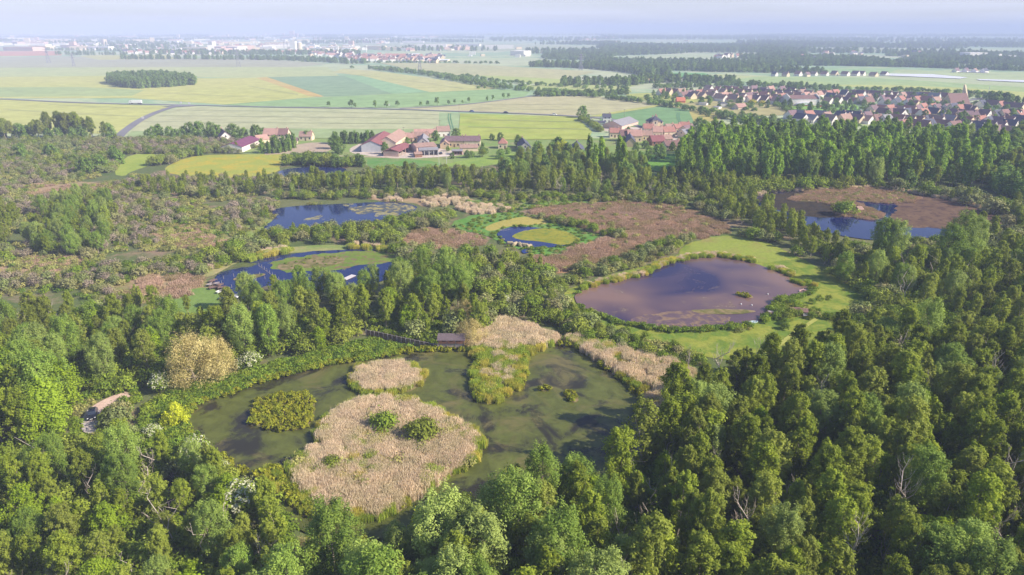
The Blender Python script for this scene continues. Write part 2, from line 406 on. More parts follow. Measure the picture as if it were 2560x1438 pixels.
# ---------------- marsh openings: reedbeds, sedge, mown banks
reed_c = ((176, 152, 128), (190, 164, 142), (150, 146, 96))
beds = {
 'brown': [(1300, 525), (1400, 510), (1500, 512), (1560, 502), (1680, 512), (1760, 540), (1815, 560), (1828, 575), (1770, 590), (1700, 606), (1620, 604), (1560, 596), (1450, 570), (1380, 548)],
 'brown2': [(1420, 620), (1500, 600), (1560, 598), (1620, 606), (1560, 640), (1480, 662), (1400, 690), (1330, 670), (1310, 640), (1420, 640)],
 'brown3': [(1010, 590), (1060, 570), (1130, 575), (1190, 590), (1215, 605), (1170, 620), (1060, 625), (1000, 618)],
 'tan1': [(960, 494), (1060, 488), (1120, 500), (1130, 515), (1060, 520), (1040, 508), (900, 498)],
 'tan2': [(1100, 490), (1180, 496), (1260, 516), (1290, 530), (1200, 538), (1150, 530), (1130, 505)],
 'left1': [(380, 585), (420, 560), (520, 565), (600, 595), (560, 620), (440, 620), (390, 605)],
 'left2': [(270, 720), (340, 690), (500, 690), (540, 720), (440, 745), (340, 760), (300, 750)],
 'left3': [(40, 470), (180, 450), (330, 470), (300, 490), (100, 492)],
 'left4': [(0, 660), (120, 640), (220, 650), (200, 680), (60, 700), (-100, 690)],
}
for k in ('brown', 'brown2', 'brown3'):
    M2(beds[k], (156, 122, 88), (168, 136, 104), (146, 136, 90), name='reedbed', wob=1.2, th=(0.52, 0.7), fine=1.2)
for k in ('tan1', 'tan2', 'left1', 'left2', 'left3', 'left4'):
    M2(beds[k], (160, 136, 106), (176, 150, 122), (130, 132, 80), name='reedbed', wob=1.4, th=(0.46, 0.64), fine=1.2)
M2([(470, 600), (500, 570), (560, 552), (640, 540), (690, 552), (660, 580), (640, 606), (560, 612)], (128, 150, 72), (138, 152, 84), (150, 138, 100), wob=1)
M2([(400, 760), (430, 735), (520, 715), (560, 740), (590, 760), (500, 785), (420, 785)], (112, 140, 70), (124, 148, 78), wob=1)
M2([(1120, 560), (1190, 535), (1290, 530), (1310, 540), (1330, 550), (1420, 565), (1500, 590), (1480, 602), (1440, 622), (1400, 640), (1340, 640), (1260, 610), (1220, 590), (1150, 575)], (92, 140, 62), (108, 150, 70), (120, 146, 76), wob=1)
M2([(1208, 572), (1240, 555), (1300, 542), (1345, 545), (1378, 560), (1320, 563), (1270, 566), (1225, 580)], (166, 158, 84), (178, 164, 92), wob=0.4)
M2([(1130, 505), (1300, 492), (1560, 498), (1560, 506), (1400, 512), (1300, 524), (1200, 520)], (112, 146, 72), (122, 150, 80), (148, 138, 100), wob=1)
M2([(640, 640), (560, 672), (520, 695), (500, 690), (600, 640), (740, 615), (900, 612), (1010, 632), (960, 632), (860, 625), (740, 632)], (134, 150, 84), (170, 158, 112), (120, 146, 76), name='bank', wob=0.8)
M2([(1700, 640), (1700, 620), (1760, 596), (1830, 585), (1900, 600), (1990, 640), (2080, 690), (2230, 760), (2150, 800), (2120, 820), (2060, 850), (1980, 890), (1900, 905), (1800, 900), (1700, 880), (1620, 855), (1500, 820), (1440, 790), (1415, 770), (1410, 740), (1425, 720), (1500, 695), (1560, 680), (1630, 660)], (132, 144, 58), (156, 158, 72), (108, 132, 54), name='bank', wob=1.0, th=(0.44, 0.58), s=0.06)
M2([(1740, 600), (1830, 588), (1900, 604), (1980, 645), (1900, 660), (1800, 640), (1720, 630)], (138, 150, 70), (146, 158, 70), (150, 140, 84), name='meadow', wob=1)
M2([(1150, 830), (1240, 800), (1330, 820), (1400, 850), (1380, 860), (1310, 900), (1190, 900), (1160, 880)], (150, 144, 96), (176, 156, 122), (110, 134, 64), name='reedbed', wob=1.2)
M2([(1390, 850), (1480, 850), (1600, 890), (1730, 930), (1740, 960), (1700, 1010), (1640, 1060), (1600, 1040), (1570, 975), (1500, 905)], (160, 146, 104), (182, 160, 126), (116, 138, 66), name='reedbed', wob=1.5)
M2([(380, 1000), (500, 965), (640, 925), (760, 895), (920, 850), (1080, 866), (1160, 872), (1180, 890), (1050, 878), (900, 905), (760, 935), (660, 960), (560, 995), (480, 1020), (462, 1075), (500, 1115), (560, 1155), (470, 1180), (400, 1130), (330, 1060)], (84, 112, 44), (98, 124, 50), (122, 138, 48), name='bank', wob=0.8, th=(0.5, 0.65))
ribbon('path', [(330, 985), (285, 1000), (245, 1022), (226, 1050)], 3.4, 0.27, m_pink)
sheet('path', outline([(200, 1075), (212, 1040), (222, 1022), (246, 1020), (256, 1050), (252, 1080), (225, 1092)], 2, 0.2, 0.6), 0.275, plain('grey_gravel', S(182, 170, 168), 0.95, var=0.2, scale=1.5))
ribbon('path', [(2040, 800), (1985, 835), (1940, 870)], 1.2, 0.29, plain('trodden_path', S(164, 166, 84), 0.95, var=0.12))
# ---------------- water
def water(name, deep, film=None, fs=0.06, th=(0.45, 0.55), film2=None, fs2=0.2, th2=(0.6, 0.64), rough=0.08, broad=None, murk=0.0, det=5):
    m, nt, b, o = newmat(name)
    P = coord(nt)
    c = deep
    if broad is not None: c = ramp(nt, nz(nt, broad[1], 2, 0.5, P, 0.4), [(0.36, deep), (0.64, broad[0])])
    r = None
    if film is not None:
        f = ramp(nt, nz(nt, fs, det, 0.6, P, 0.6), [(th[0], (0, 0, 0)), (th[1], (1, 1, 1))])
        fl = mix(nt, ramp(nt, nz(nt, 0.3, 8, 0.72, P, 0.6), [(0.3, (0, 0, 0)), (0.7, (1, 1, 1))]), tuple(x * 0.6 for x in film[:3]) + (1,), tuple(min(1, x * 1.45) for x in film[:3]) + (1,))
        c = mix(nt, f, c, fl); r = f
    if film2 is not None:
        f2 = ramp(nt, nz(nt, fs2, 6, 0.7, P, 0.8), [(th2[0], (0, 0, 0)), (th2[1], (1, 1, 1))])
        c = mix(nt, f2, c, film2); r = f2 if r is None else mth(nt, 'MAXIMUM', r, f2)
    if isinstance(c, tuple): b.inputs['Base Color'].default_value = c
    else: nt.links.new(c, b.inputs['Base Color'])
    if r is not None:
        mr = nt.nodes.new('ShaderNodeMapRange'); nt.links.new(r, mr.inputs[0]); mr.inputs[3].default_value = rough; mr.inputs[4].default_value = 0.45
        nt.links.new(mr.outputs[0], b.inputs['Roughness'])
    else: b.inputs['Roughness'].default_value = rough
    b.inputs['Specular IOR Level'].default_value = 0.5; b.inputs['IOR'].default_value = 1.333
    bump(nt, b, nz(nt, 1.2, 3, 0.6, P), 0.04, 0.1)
    return m
PONDS = {
 'farm': [(692, 436), (700, 428), (725, 422), (790, 418), (862, 419), (868, 432), (820, 444), (740, 448), (700, 444)],
 'upper': [(655, 575), (672, 560), (692, 545), (676, 532), (690, 522), (760, 515), (850, 512), (960, 505), (1030, 512), (1050, 524), (985, 545), (860, 570), (750, 582), (690, 582)],
 'raft': [(528, 702), (545, 688), (560, 676), (640, 652), (740, 633), (860, 626), (960, 626), (1008, 650), (1004, 680), (960, 704), (880, 722), (800, 730), (690, 745), (600, 752), (572, 738), (540, 716)],
 'heart': [(1240, 590), (1250, 575), (1290, 567), (1365, 572), (1425, 588), (1446, 606), (1400, 620), (1330, 622), (1270, 610)],
 'outlet': [(1300, 628), (1316, 624), (1326, 632), (1310, 637)],
 'tiny': [(1530, 520), (1550, 515), (1575, 520), (1596, 533), (1575, 541), (1548, 536)],
 'round': [(1432, 745), (1450, 728), (1520, 710), (1580, 695), (1625, 687), (1642, 672), (1660, 662), (1700, 654), (1770, 643), (1850, 650), (1925, 672), (1968, 690), (1985, 708), (2037, 725), (2010, 742), (1960, 750), (1930, 766), (1928, 788), (1890, 810), (1820, 823), (1700, 830), (1600, 820), (1520, 800), (1450, 778)],
 'woodland': [(1880, 495), (1930, 484), (2000, 478), (2060, 480), (2180, 470), (2300, 488), (2400, 508), (2500, 542), (2500, 560), (2400, 590), (2250, 602), (2150, 600), (2050, 580), (1950, 540), (1890, 515)],
 'lily': [(460, 1070), (475, 1020), (560, 992), (660, 958), (760, 930), (900, 904), (1000, 888), (1060, 880), (1140, 880), (1200, 882), (1320, 880), (1375, 858), (1440, 870), (1500, 908), (1575, 965), (1605, 1000), (1600, 1050), (1640, 1110), (1600, 1180), (1440, 1240), (1260, 1290), (1150, 1330), (1000, 1350), (850, 1352), (740, 1335), (690, 1270), (630, 1205), (560, 1150), (495, 1112)],
 'peat': [(372, 1185), (420, 1195), (462, 1235), (455, 1300), (410, 1320), (385, 1250)],
}
W = {
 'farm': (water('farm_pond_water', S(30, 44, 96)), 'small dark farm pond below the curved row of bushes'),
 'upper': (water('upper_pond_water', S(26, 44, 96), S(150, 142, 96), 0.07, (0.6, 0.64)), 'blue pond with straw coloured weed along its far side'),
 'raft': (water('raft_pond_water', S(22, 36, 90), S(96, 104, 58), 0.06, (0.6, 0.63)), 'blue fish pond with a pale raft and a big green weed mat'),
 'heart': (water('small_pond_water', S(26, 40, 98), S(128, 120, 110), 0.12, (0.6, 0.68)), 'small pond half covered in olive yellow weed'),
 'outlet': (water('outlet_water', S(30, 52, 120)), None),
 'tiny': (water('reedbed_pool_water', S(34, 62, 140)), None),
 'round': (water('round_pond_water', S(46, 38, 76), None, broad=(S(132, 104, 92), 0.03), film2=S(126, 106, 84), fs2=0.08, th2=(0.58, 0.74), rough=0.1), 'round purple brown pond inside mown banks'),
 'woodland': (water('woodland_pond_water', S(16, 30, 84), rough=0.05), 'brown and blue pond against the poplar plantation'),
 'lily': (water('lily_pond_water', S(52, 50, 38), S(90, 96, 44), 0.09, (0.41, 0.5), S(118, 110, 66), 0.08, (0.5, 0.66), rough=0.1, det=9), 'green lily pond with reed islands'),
 'peat': (water('peat_water', S(34, 26, 30), rough=0.4), None),
}
PW = {}
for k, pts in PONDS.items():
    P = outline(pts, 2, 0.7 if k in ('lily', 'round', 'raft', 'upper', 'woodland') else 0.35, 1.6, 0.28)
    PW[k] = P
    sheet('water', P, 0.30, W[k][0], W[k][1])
# floating weed mats, and one dark sheet painted as tree reflection
def mat_sheet(name, pts, c1, c2, c3, z=0.325, s=0.12, label=None, wob=2.0, th=(0.5, 0.6)):
    m = land(name + '_cover', S(*c1), S(*c2), S(*c3), s, 0.9, th, None, 0.2)
    return sheet(name, outline(pts, 2, wob, 1.2, 0.25), z, m, label, 'stuff')
mat_sheet('weed_or_reflection', [(1302, 582), (1345, 571), (1400, 574), (1440, 590), (1458, 608), (1405, 617), (1350, 606), (1300, 601), (1272, 594)], (136, 138, 50), (156, 152, 62), (120, 134, 60), label='olive yellow weed mat on the small heart shaped pond', wob=1.0)
mat_sheet('weed_or_reflection', [(668, 660), (740, 642), (860, 632), (960, 629), (996, 645), (985, 658), (900, 664), (860, 678), (780, 680), (705, 686), (685, 672)], (104, 128, 56), (122, 140, 60), (128, 112, 84), label='broad green weed mat filling the north half of the raft pond')
mat_sheet('weed_or_reflection', [(600, 738), (690, 712), (760, 702), (730, 728), (650, 748)], (106, 100, 82), (120, 110, 88), (96, 96, 88), label='brown weed mat at the south shore of the raft pond')
mat_sheet('weed_or_reflection', [(860, 522), (960, 508), (1030, 514), (1046, 524), (990, 540), (950, 530), (900, 538), (880, 530)], (150, 140, 96), (166, 156, 110), (84, 92, 100), label='straw coloured weed mat on the upper blue pond', th=(0.46, 0.5))
mat_sheet('weed_or_reflection', [(2180, 472), (2300, 488), (2400, 508), (2500, 542), (2506, 562), (2420, 580), (2330, 572), (2250, 570), (2215, 552), (2250, 520), (2230, 505)], (104, 84, 70), (120, 98, 80), (86, 68, 64), label='brown weed mat over the east half of the woodland pond')
mat_sheet('weed_or_reflection', [(1882, 497), (1930, 486), (2000, 480), (2060, 482), (2100, 500), (2130, 520), (2120, 545), (2060, 548), (1980, 536), (1920, 520)], (62, 56, 48), (74, 66, 54), (56, 54, 52), label='dark brown painted tree reflection in the west bay of the woodland pond')  # dark reflection of the shore trees, painted as a flat brown sheet
mat_sheet('weed_or_reflection', [(1560, 800), (1640, 784), (1760, 780), (1820, 790), (1840, 806), (1740, 822), (1640, 820)], (128, 108, 96), (142, 120, 100), (104, 88, 98), label='pale brown weed along the south shore of the round pond', th=(0.44, 0.52))
# islands and spits
m_isl = land('island_mud', S(96, 100, 52), S(120, 116, 72), S(150, 132, 100), 0.1, 1.2)
ISL = {
 'big': [(722, 1175), (760, 1140), (800, 1118), (792, 1075), (830, 1040), (870, 1008), (960, 996), (1060, 1010), (1130, 1048), (1190, 1085), (1212, 1120), (1190, 1165), (1120, 1200), (1060, 1235), (1010, 1285), (930, 1308), (830, 1300), (765, 1250), (724, 1205)],
 'small': [(862, 962), (880, 926), (950, 908), (1020, 912), (1062, 930), (1072, 950), (1030, 984), (960, 998), (900, 990)],
 'bushy': [(622, 1062), (632, 1012), (680, 990), (760, 984), (788, 1000), (790, 1040), (770, 1078), (700, 1082), (650, 1074)],
 'spit': [(1176, 935), (1190, 900), (1205, 870), (1330, 870), (1316, 905), (1322, 945), (1300, 978), (1240, 1012), (1208, 1018), (1180, 985)],
 'rim': [(632, 1190), (700, 1170), (740, 1220), (770, 1262), (800, 1296), (760, 1300), (720, 1262), (665, 1222)],
 'tuft1': [(1345, 975), (1362, 966), (1388, 970), (1380, 980), (1355, 984)],
 'tuft2': [(1408, 985), (1425, 980), (1452, 1000), (1440, 1015), (1420, 1002)],
 'weedspit': [(1838, 736), (1870, 740), (1888, 748), (1850, 745)],
 'weedspit2': [(1720, 776), (1860, 776), (1900, 782), (1830, 790), (1740, 786)],
 'wspit': [(2040, 474), (2180, 464), (2240, 480), (2300, 500), (2240, 512), (2150, 505), (2120, 500), (2180, 525), (2210, 545), (2190, 552), (2140, 546), (2085, 538), (2088, 520), (2050, 505), (1990, 506), (1975, 496)],
 'raftmat': [(690, 665), (760, 648), (850, 640), (870, 655), (810, 672), (760, 672), (700, 680)],
 'raftspit': [(578, 702), (600, 694), (665, 684), (660, 694), (600, 706)],
}
IW = {}
for k, pts in ISL.items():
    P = outline(pts, 2, 0.5, 1.5, 0.3); IW[k] = P
    sheet('island', P, 0.36, m_isl)
# ================================================================== VEGETATION: MESHES
def leaf_mesh(name, cen, rad, per, size, seed, outw=0.6, upw=0.45, rnd=0.8, aspect=0.6, extra=None, tints=None, shell=0.45, wood=None):
    """foliage mesh of many leaf sprays; cen (K,3) clump centres, rad (K,3) clump radii, per (K,) sprays in each"""
    g = np.random.default_rng(seed); cen = np.asarray(cen, float); rad = np.asarray(rad, float); K = len(cen)
    per = np.broadcast_to(np.asarray(per), (K,)).astype(int)
    idx = np.repeat(np.arange(K), per); n = len(idx)
    d = g.normal(size=(n, 3)); d /= np.linalg.norm(d, axis=1)[:, None]
    r = g.random(n) ** shell * (1 + np.abs(g.normal(size=n)) * 0.32)
    p = cen[idx] + d * rad[idx] * r[:, None]
    mid = np.array([0, 0, cen[:, 2].mean()])
    o = p - mid; o /= np.linalg.norm(o, axis=1)[:, None] + 1e-6
    nn = d * outw + o * 0.4 + np.array([0, 0, upw]) + g.normal(size=(n, 3)) * rnd * 0.6
    nn /= np.linalg.norm(nn, axis=1)[:, None]
    a = np.cross(nn, g.normal(size=(n, 3))); a /= np.linalg.norm(a, axis=1)[:, None] + 1e-9
    b = np.cross(nn, a)
    sz = size * (0.6 + 0.8 * g.random(n))[:, None]
    q = np.stack([p - a * sz, p - b * sz * aspect + nn * sz * 0.15, p + a * sz, p + b * sz * aspect + nn * sz * 0.15], 1)
    if tints is None: tints = g.random(K)
    t = np.clip(tints[idx] * 0.6 + g.random(n) * 0.4, 0, 1)
    return q.reshape(-1, 3), t
def mesh_leaves(name, q, t, wood=None, bark=None):
    """foliage (slot 0) and, if given, a wood MB (slot 1) in one mesh"""
    n = len(t); me = bpy.data.meshes.new(name)
    wv = np.array([tuple(v) for v in wood.v], float).reshape(-1, 3) if wood else np.zeros((0, 3))
    wf = wood.f if wood else []
    V = np.vstack([q, wv]); nv = len(V)
    loops = [np.arange(n * 4)]; starts = [np.arange(n) * 4]; tot = [np.full(n, 4)]
    L = n * 4
    if wf:
        ls = np.concatenate([np.array(f) + n * 4 for f in wf]); c = np.array([len(f) for f in wf])
        loops.append(ls); starts.append(L + np.concatenate([[0], np.cumsum(c)[:-1]])); tot.append(c)
    loops = np.concatenate(loops); starts = np.concatenate(starts); tot = np.concatenate(tot)
    me.vertices.add(nv); me.vertices.foreach_set('co', V.astype(np.float32).ravel())
    me.loops.add(len(loops)); me.loops.foreach_set('vertex_index', loops.astype(np.int32))
    me.polygons.add(len(starts)); me.polygons.foreach_set('loop_start', starts.astype(np.int32))
    try: me.polygons.foreach_set('loop_total', tot.astype(np.int32))
    except Exception: pass
    mi = np.zeros(len(starts), np.int32); mi[n:] = 1
    me.polygons.foreach_set('material_index', mi)
    at = me.attributes.new('tint', 'FLOAT', 'FACE')
    tt = np.zeros(len(starts), np.float32); tt[:n] = t
    at.data.foreach_set('value', tt)
    me.update(calc_edges=True); me.validate()
    return me
def crown_clumps(g, H, base, Rm, K, prof, lobes=3, jit=0.25, cr=0.26, stretch=1.0, inner=0.25):
    """clump centres through the volume of a crown of a given outline"""
    ph = g.random(lobes) * 6.28; am = g.random(lobes) * 0.28
    C = []; Rr = []
    for k in range(K):
        t = (k + g.random()) / K
        t = t ** 0.85
        z = base + (H - base) * t
        th = k * 2.399963 + g.normal() * 0.5
        R0 = Rm * prof(t) * (1 + sum(am[i] * math.sin((i + 1) * th + ph[i]) for i in range(lobes))) 
        rr = R0 * (math.sqrt(g.random()) * 0.55 if g.random() < inner else 0.62 + 0.3 * g.random())
        c = Rm * cr * (0.65 + 0.7 * g.random()) * (0.65 + 0.35 * prof(t))
        C.append((rr * math.cos(th), rr * math.sin(th), z - c * 0.7 + g.normal() * jit)); Rr.append((c, c, c * stretch))
    return np.array(C), np.array(Rr)
def trunk_mb(g, H, r0, C, nl=10, lean=0.5, top=0.86, fork=False, m=0):
    mb = MB(); lx, ly = g.normal() * lean, g.normal() * lean
    P = [(lx * (i / 7) ** 1.5 + g.normal() * 0.06 * i / 3, ly * (i / 7) ** 1.5 + g.normal() * 0.06 * i / 3, H * top * i / 7 - (0.3 if i == 0 else 0)) for i in range(8)]
    mb.tube(P, [r0 * (1.0 - 0.86 * i / 7) * (1.25 if i == 0 else 1) for i in range(8)], 6, m)
    ids = g.permutation(len(C))[:nl]
    for i in ids:
        c = C[i]; zt = max(c[2] - np.hypot(c[0], c[1]) * 0.9, H * 0.18)
        f = min(zt / (H * top), 0.95) * 7; a = int(f); fr = f - a
        s = Vector(P[a]).lerp(Vector(P[min(a + 1, 7)]), fr)
        e = Vector(c); mid = s.lerp(e, 0.55) + Vector((g.normal() * 0.2, g.normal() * 0.2, -0.25 + g.normal() * 0.1))
        rr = r0 * (1 - 0.86 * f / 7) * 0.45
        mb.tube([s, mid, e], [rr, rr * 0.6, rr * 0.2], 4, m, False)
    return mb
SIN = lambda t: max(0.06, math.sin(math.pi * min(1, max(0, t)) ** 0.75)) ** 0.75
PROF = {
 'round': lambda t: max(0.1, math.sqrt(max(0, 1 - (2 * t - 0.85) ** 2 / 1.35))),
 'alder': lambda t: max(0.1, (0.62 + 0.75 * t) if t < 0.4 else 0.92 * math.sqrt(max(0, 1 - ((t - 0.4) / 0.62) ** 2)) + 0.05),
 'poplar': lambda t: max(0.12, 0.75 + 0.3 * math.sin(t * 2.6) - 0.75 * max(0, t - 0.62) ** 1.2 * 2.2),
 'ash': lambda t: max(0.15, 0.55 + 1.0 * t if t < 0.45 else math.sqrt(max(0.02, 1 - ((t - 0.45) / 0.6) ** 2))),
}
# leaf colours
m_alder = leaf('alder_leaves', S(90, 110, 50), S(134, 150, 70), S(124, 136, 84), 0.42, 0.22)
m_ash = leaf('ash_leaves', S(88, 116, 62), S(124, 148, 86), S(134, 152, 110), 0.28, 0.2)
m_lime = leaf('fresh_leaves', S(98, 124, 40), S(132, 156, 52), S(118, 142, 58), 0.35, 0.15)
m_pop = leaf('poplar_leaves', S(98, 134, 58), S(142, 170, 80), S(96, 122, 70), 0.36, 0.24)
m_far = leaf('far_leaves', S(78, 108, 62), S(112, 140, 80), S(98, 122, 84), 0.28, 0.22)
m_will = leaf('blond_willow_leaves', S(186, 172, 112), S(212, 198, 140), None, 0.3, 0.08, 1.1)
m_gold = leaf('golden_willow_leaves', S(150, 164, 60), S(176, 186, 76), None, 0.35, 0.1)
m_scrub = leaf('sallow_leaves', S(92, 106, 84), S(120, 134, 106), S(126, 126, 116), 0.2, 0.2)
m_green = leaf('thicket_leaves', S(82, 106, 46), S(116, 138, 64), S(122, 134, 74), 0.28, 0.22)
m_grey = leaf('bare_scrub_twigs', S(150, 134, 118), S(176, 160, 144), S(140, 134, 104), 0.1, 0.15, 1.05)
m_sedge = leaf('sedge_leaves', S(104, 112, 44), S(140, 144, 58), S(118, 132, 56), 0.3, 0.15)
m_herb = leaf('bank_herb_leaves', S(78, 106, 50), S(106, 132, 62), S(120, 136, 58), 0.3, 0.2)
m_rough = leaf('rough_grass_leaves', S(116, 122, 94), S(146, 146, 118), S(114, 128, 88), 0.25, 0.2)
m_reed = leaf('dry_reed_stalks', S(210, 190, 168), S(238, 220, 198), S(206, 194, 164), 0.2, 0.1, 1.15)
m_reedg = leaf('green_reed_stalks', S(110, 136, 70), S(150, 166, 94), S(170, 164, 110), 0.3, 0.12)
m_brn = leaf('brown_sedge_stalks', S(172, 144, 124), S(202, 174, 154), S(160, 144, 106), 0.2, 0.12, 1.1)
m_flow = leaf('white_blossom', S(214, 214, 176), S(240, 240, 210), None, 0.2, 0.05, 0.99)
m_yel = leaf('yellow_blossom', S(214, 196, 40), S(228, 212, 60), None, 0.2, 0.05, 0.99)
m_bark = plain('pale_bark', S(164, 150, 134), 0.9, var=0.3, scale=1.2)
m_dark = plain('dark_bark', S(104, 90, 76), 0.9, var=0.3, scale=1.2)
m_dead = plain('bleached_wood', S(200, 186, 172), 0.85, var=0.2, scale=1.5)
m_floor = land('wood_floor', S(46, 62, 30), S(66, 82, 38), S(84, 76, 54), 0.15, 1.0)

KIND = {}      # kind -> dict(parts=[(trunk mesh, crown mesh)], merged=[mesh], H, name, cat)
def tree_kind(kind, name, cat, n, H, base, Rm, K, per, size, prof, ml, mbk, seed, r0=0.22, lean=0.5, nl=10, parts=True, lobes=3, cr=0.26, stretch=1.0, inner=0.25, aspect=0.6, upw=0.45, top=0.86, multi=0):
    L = []
    for i in range(n):
        g = np.random.default_rng(seed * 100 + i)
        h = H * (0.93 + 0.14 * g.random()); rm = Rm * (0.85 + 0.3 * g.random())
        C, Rr = crown_clumps(g, h, base * (0.8 + 0.4 * g.random()), rm, K, PROF[prof], lobes, 0.25, cr, stretch, inner)
        q, t = leaf_mesh(name, C, Rr, per, size, seed * 77 + i, aspect=aspect, upw=upw)
        tm = trunk_mb(g, h, r0, C, nl, lean, top)
        for k in range(multi):
            a = g.random() * 6.28
            tm.tube([(0.2 * math.cos(a), 0.2 * math.sin(a), -0.2), (rm * 0.35 * math.cos(a), rm * 0.35 * math.sin(a), h * 0.4), (rm * 0.5 * math.cos(a), rm * 0.5 * math.sin(a), h * 0.75)], [r0 * 0.6, r0 * 0.4, r0 * 0.1], 4, 0, False)
        crown = mesh_leaves('crown', q, t); crown.materials.append(ml)
        trunk = tm.mesh('trunk'); trunk.materials.append(mbk)
        both = mesh_leaves(name, q, t, tm); both.materials.append(ml); both.materials.append(mbk)
        L.append((trunk, crown, both))
    KIND[kind] = dict(L=L, H=H, name=name, cat=cat, parts=parts)
tree_kind('alder', 'alder_tree', 'tree', 7, 14.5, 4.6, 2.75, 110, 88, 0.17, 'alder', m_alder, m_bark, 3, 0.2, 0.9, 22, stretch=1.15, cr=0.19, lobes=5, inner=.35)
tree_kind('ash', 'ash_tree', 'tree', 4, 16.5, 3.3, 4.4, 150, 92, 0.19, 'ash', m_ash, m_bark, 5, 0.28, 0.8, 16, cr=0.17, stretch=1.4, lobes=4, aspect=0.45)
tree_kind('lime', 'maple_tree', 'tree', 3, 11.5, 2.2, 3.6, 64, 96, 0.22, 'round', m_lime, m_bark, 7, 0.22, 0.6, 10)
tree_kind('birch', 'birch_tree', 'tree', 4, 10.5, 2.2, 2.1, 44, 64, 0.2, 'alder', m_alder, m_dead, 9, 0.13, 0.9, 12, stretch=1.3, multi=1)
tree_kind('poplar', 'poplar_tree', 'tree', 5, 19.0, 4.0, 3.1, 72, 56, 0.34, 'alder', m_pop, m_bark, 11, 0.26, 0.8, 10, stretch=1.5, cr=0.24, lobes=4)
tree_kind('column', 'lombardy_poplar', 'tree', 2, 21.0, 1.2, 2.1, 60, 46, 0.42, 'poplar', m_pop, m_bark, 13, 0.26, 0.3, 8, stretch=2.2, cr=0.3)
tree_kind('roundtree', 'round_tree', 'tree', 4, 11.0, 0.9, 4.6, 46, 46, 0.44, 'round', m_far, m_dark, 15, 0.3, 0.4, 6)
tree_kind('farmix', 'woodland_tree', 'tree', 4, 12.0, 0.8, 4.2, 34, 26, 0.72, 'round', m_far, m_dark, 17, 0.3, 0.3, 4)
tree_kind('blond', 'blond_willow', 'willow', 2, 11.5, 1.0, 6.2, 96, 130, 0.2, 'round', m_will, m_bark, 19, 0.35, 0.6, 10, cr=0.19, stretch=1.9, aspect=0.35, upw=0.15, lobes=4)
tree_kind('golden', 'golden_willow', 'willow', 2, 5.2, 0.5, 2.7, 44, 60, 0.24, 'round', m_gold, m_bark, 21, 0.16, 0.3, 7, cr=0.24, stretch=1.6, aspect=0.35, upw=0.15)
tree_kind('cypress', 'hedge_conifer', 'conifer', 2, 8.5, 0.3, 1.5, 34, 36, 0.36, 'alder', m_far, m_dark, 23, 0.16, 0.1, 3, stretch=1.8, cr=0.4)
tree_kind('avenue', 'avenue_tree', 'tree', 2, 6.0, 2.1, 1.9, 22, 30, 0.40, 'round', m_far, m_dark, 25, 0.16, 0.1, 5)
def bush_kind(kind, name, cat, n, H, Rm, K, per, size, ml, seed, wood=m_dark, nl=6, flower=None, up=0.45, flat=0.9):
    L = []
    for i in range(n):
        g = np.random.default_rng(seed * 50 + i); C = []; Rr = []
        for k in range(K):
            th = k * 2.4 + g.normal() * 0.4; e = math.sqrt((k + 0.5) / K); z = H * (0.28 + 0.6 * math.sqrt(max(0, 1 - e * e)) * (0.8 + 0.4 * g.random()))
            c = Rm * 0.36 * (0.7 + 0.6 * g.random()); rr = Rm * e * 0.8
            C.append((rr * math.cos(th), rr * math.sin(th), z)); Rr.append((c, c, c * flat))
        q, t = leaf_mesh(name, C, Rr, per, size, seed * 31 + i, upw=up)
        q[:, 2] = np.maximum(q[:, 2], 0.02)
        mb = MB()
        for k in range(nl):
            c = C[int(g.integers(len(C)))]
            mb.tube([(c[0] * 0.15, c[1] * 0.15, -0.1), (c[0] * 0.6, c[1] * 0.6, c[2] * 0.7), (c[0] * 1.1, c[1] * 1.1, c[2] * 1.18)], [0.07, 0.045, 0.015], 3, 0, False)
        me = mesh_leaves(name, q, t, mb if nl else None); me.materials.append(ml)
        if nl: me.materials.append(wood)
        L.append((None, me, me))
    KIND[kind] = dict(L=L, H=H, name=name, cat=cat, parts=False)
bush_kind('scrub', 'sallow_shrub', 'shrub', 4, 2.9, 2.2, 16, 52, 0.21, m_scrub, 31, m_dead, 8)
bush_kind('thicket', 'thicket_shrub', 'shrub', 4, 3.2, 2.3, 18, 56, 0.21, m_green, 33)
bush_kind('greyscrub', 'leafless_shrub', 'shrub', 3, 2.6, 1.9, 12, 40, 0.16, m_grey, 35, m_dead, 14)
bush_kind('sedge', 'sedge_tussock', 'tussock', 3, 0.95, 0.8, 7, 26, 0.17, m_sedge, 37, nl=0)
bush_kind('herb', 'herb_clump', 'herb clump', 3, 0.9, 1.3, 9, 30, 0.17, m_herb, 39, nl=0, flat=0.7)
bush_kind('rough', 'rough_clump', 'herb clump', 3, 0.8, 1.3, 9, 28, 0.16, m_rough, 41, nl=0, flat=0.8)
bush_kind('understory', 'bramble_thicket', 'shrub', 3, 2.0, 2.5, 14, 44, 0.25, m_green, 43, nl=0, flat=0.7)
bush_kind('farshrub', 'far_shrub', 'shrub', 3, 4.5, 3.4, 14, 22, 0.62, m_far, 45, nl=0)
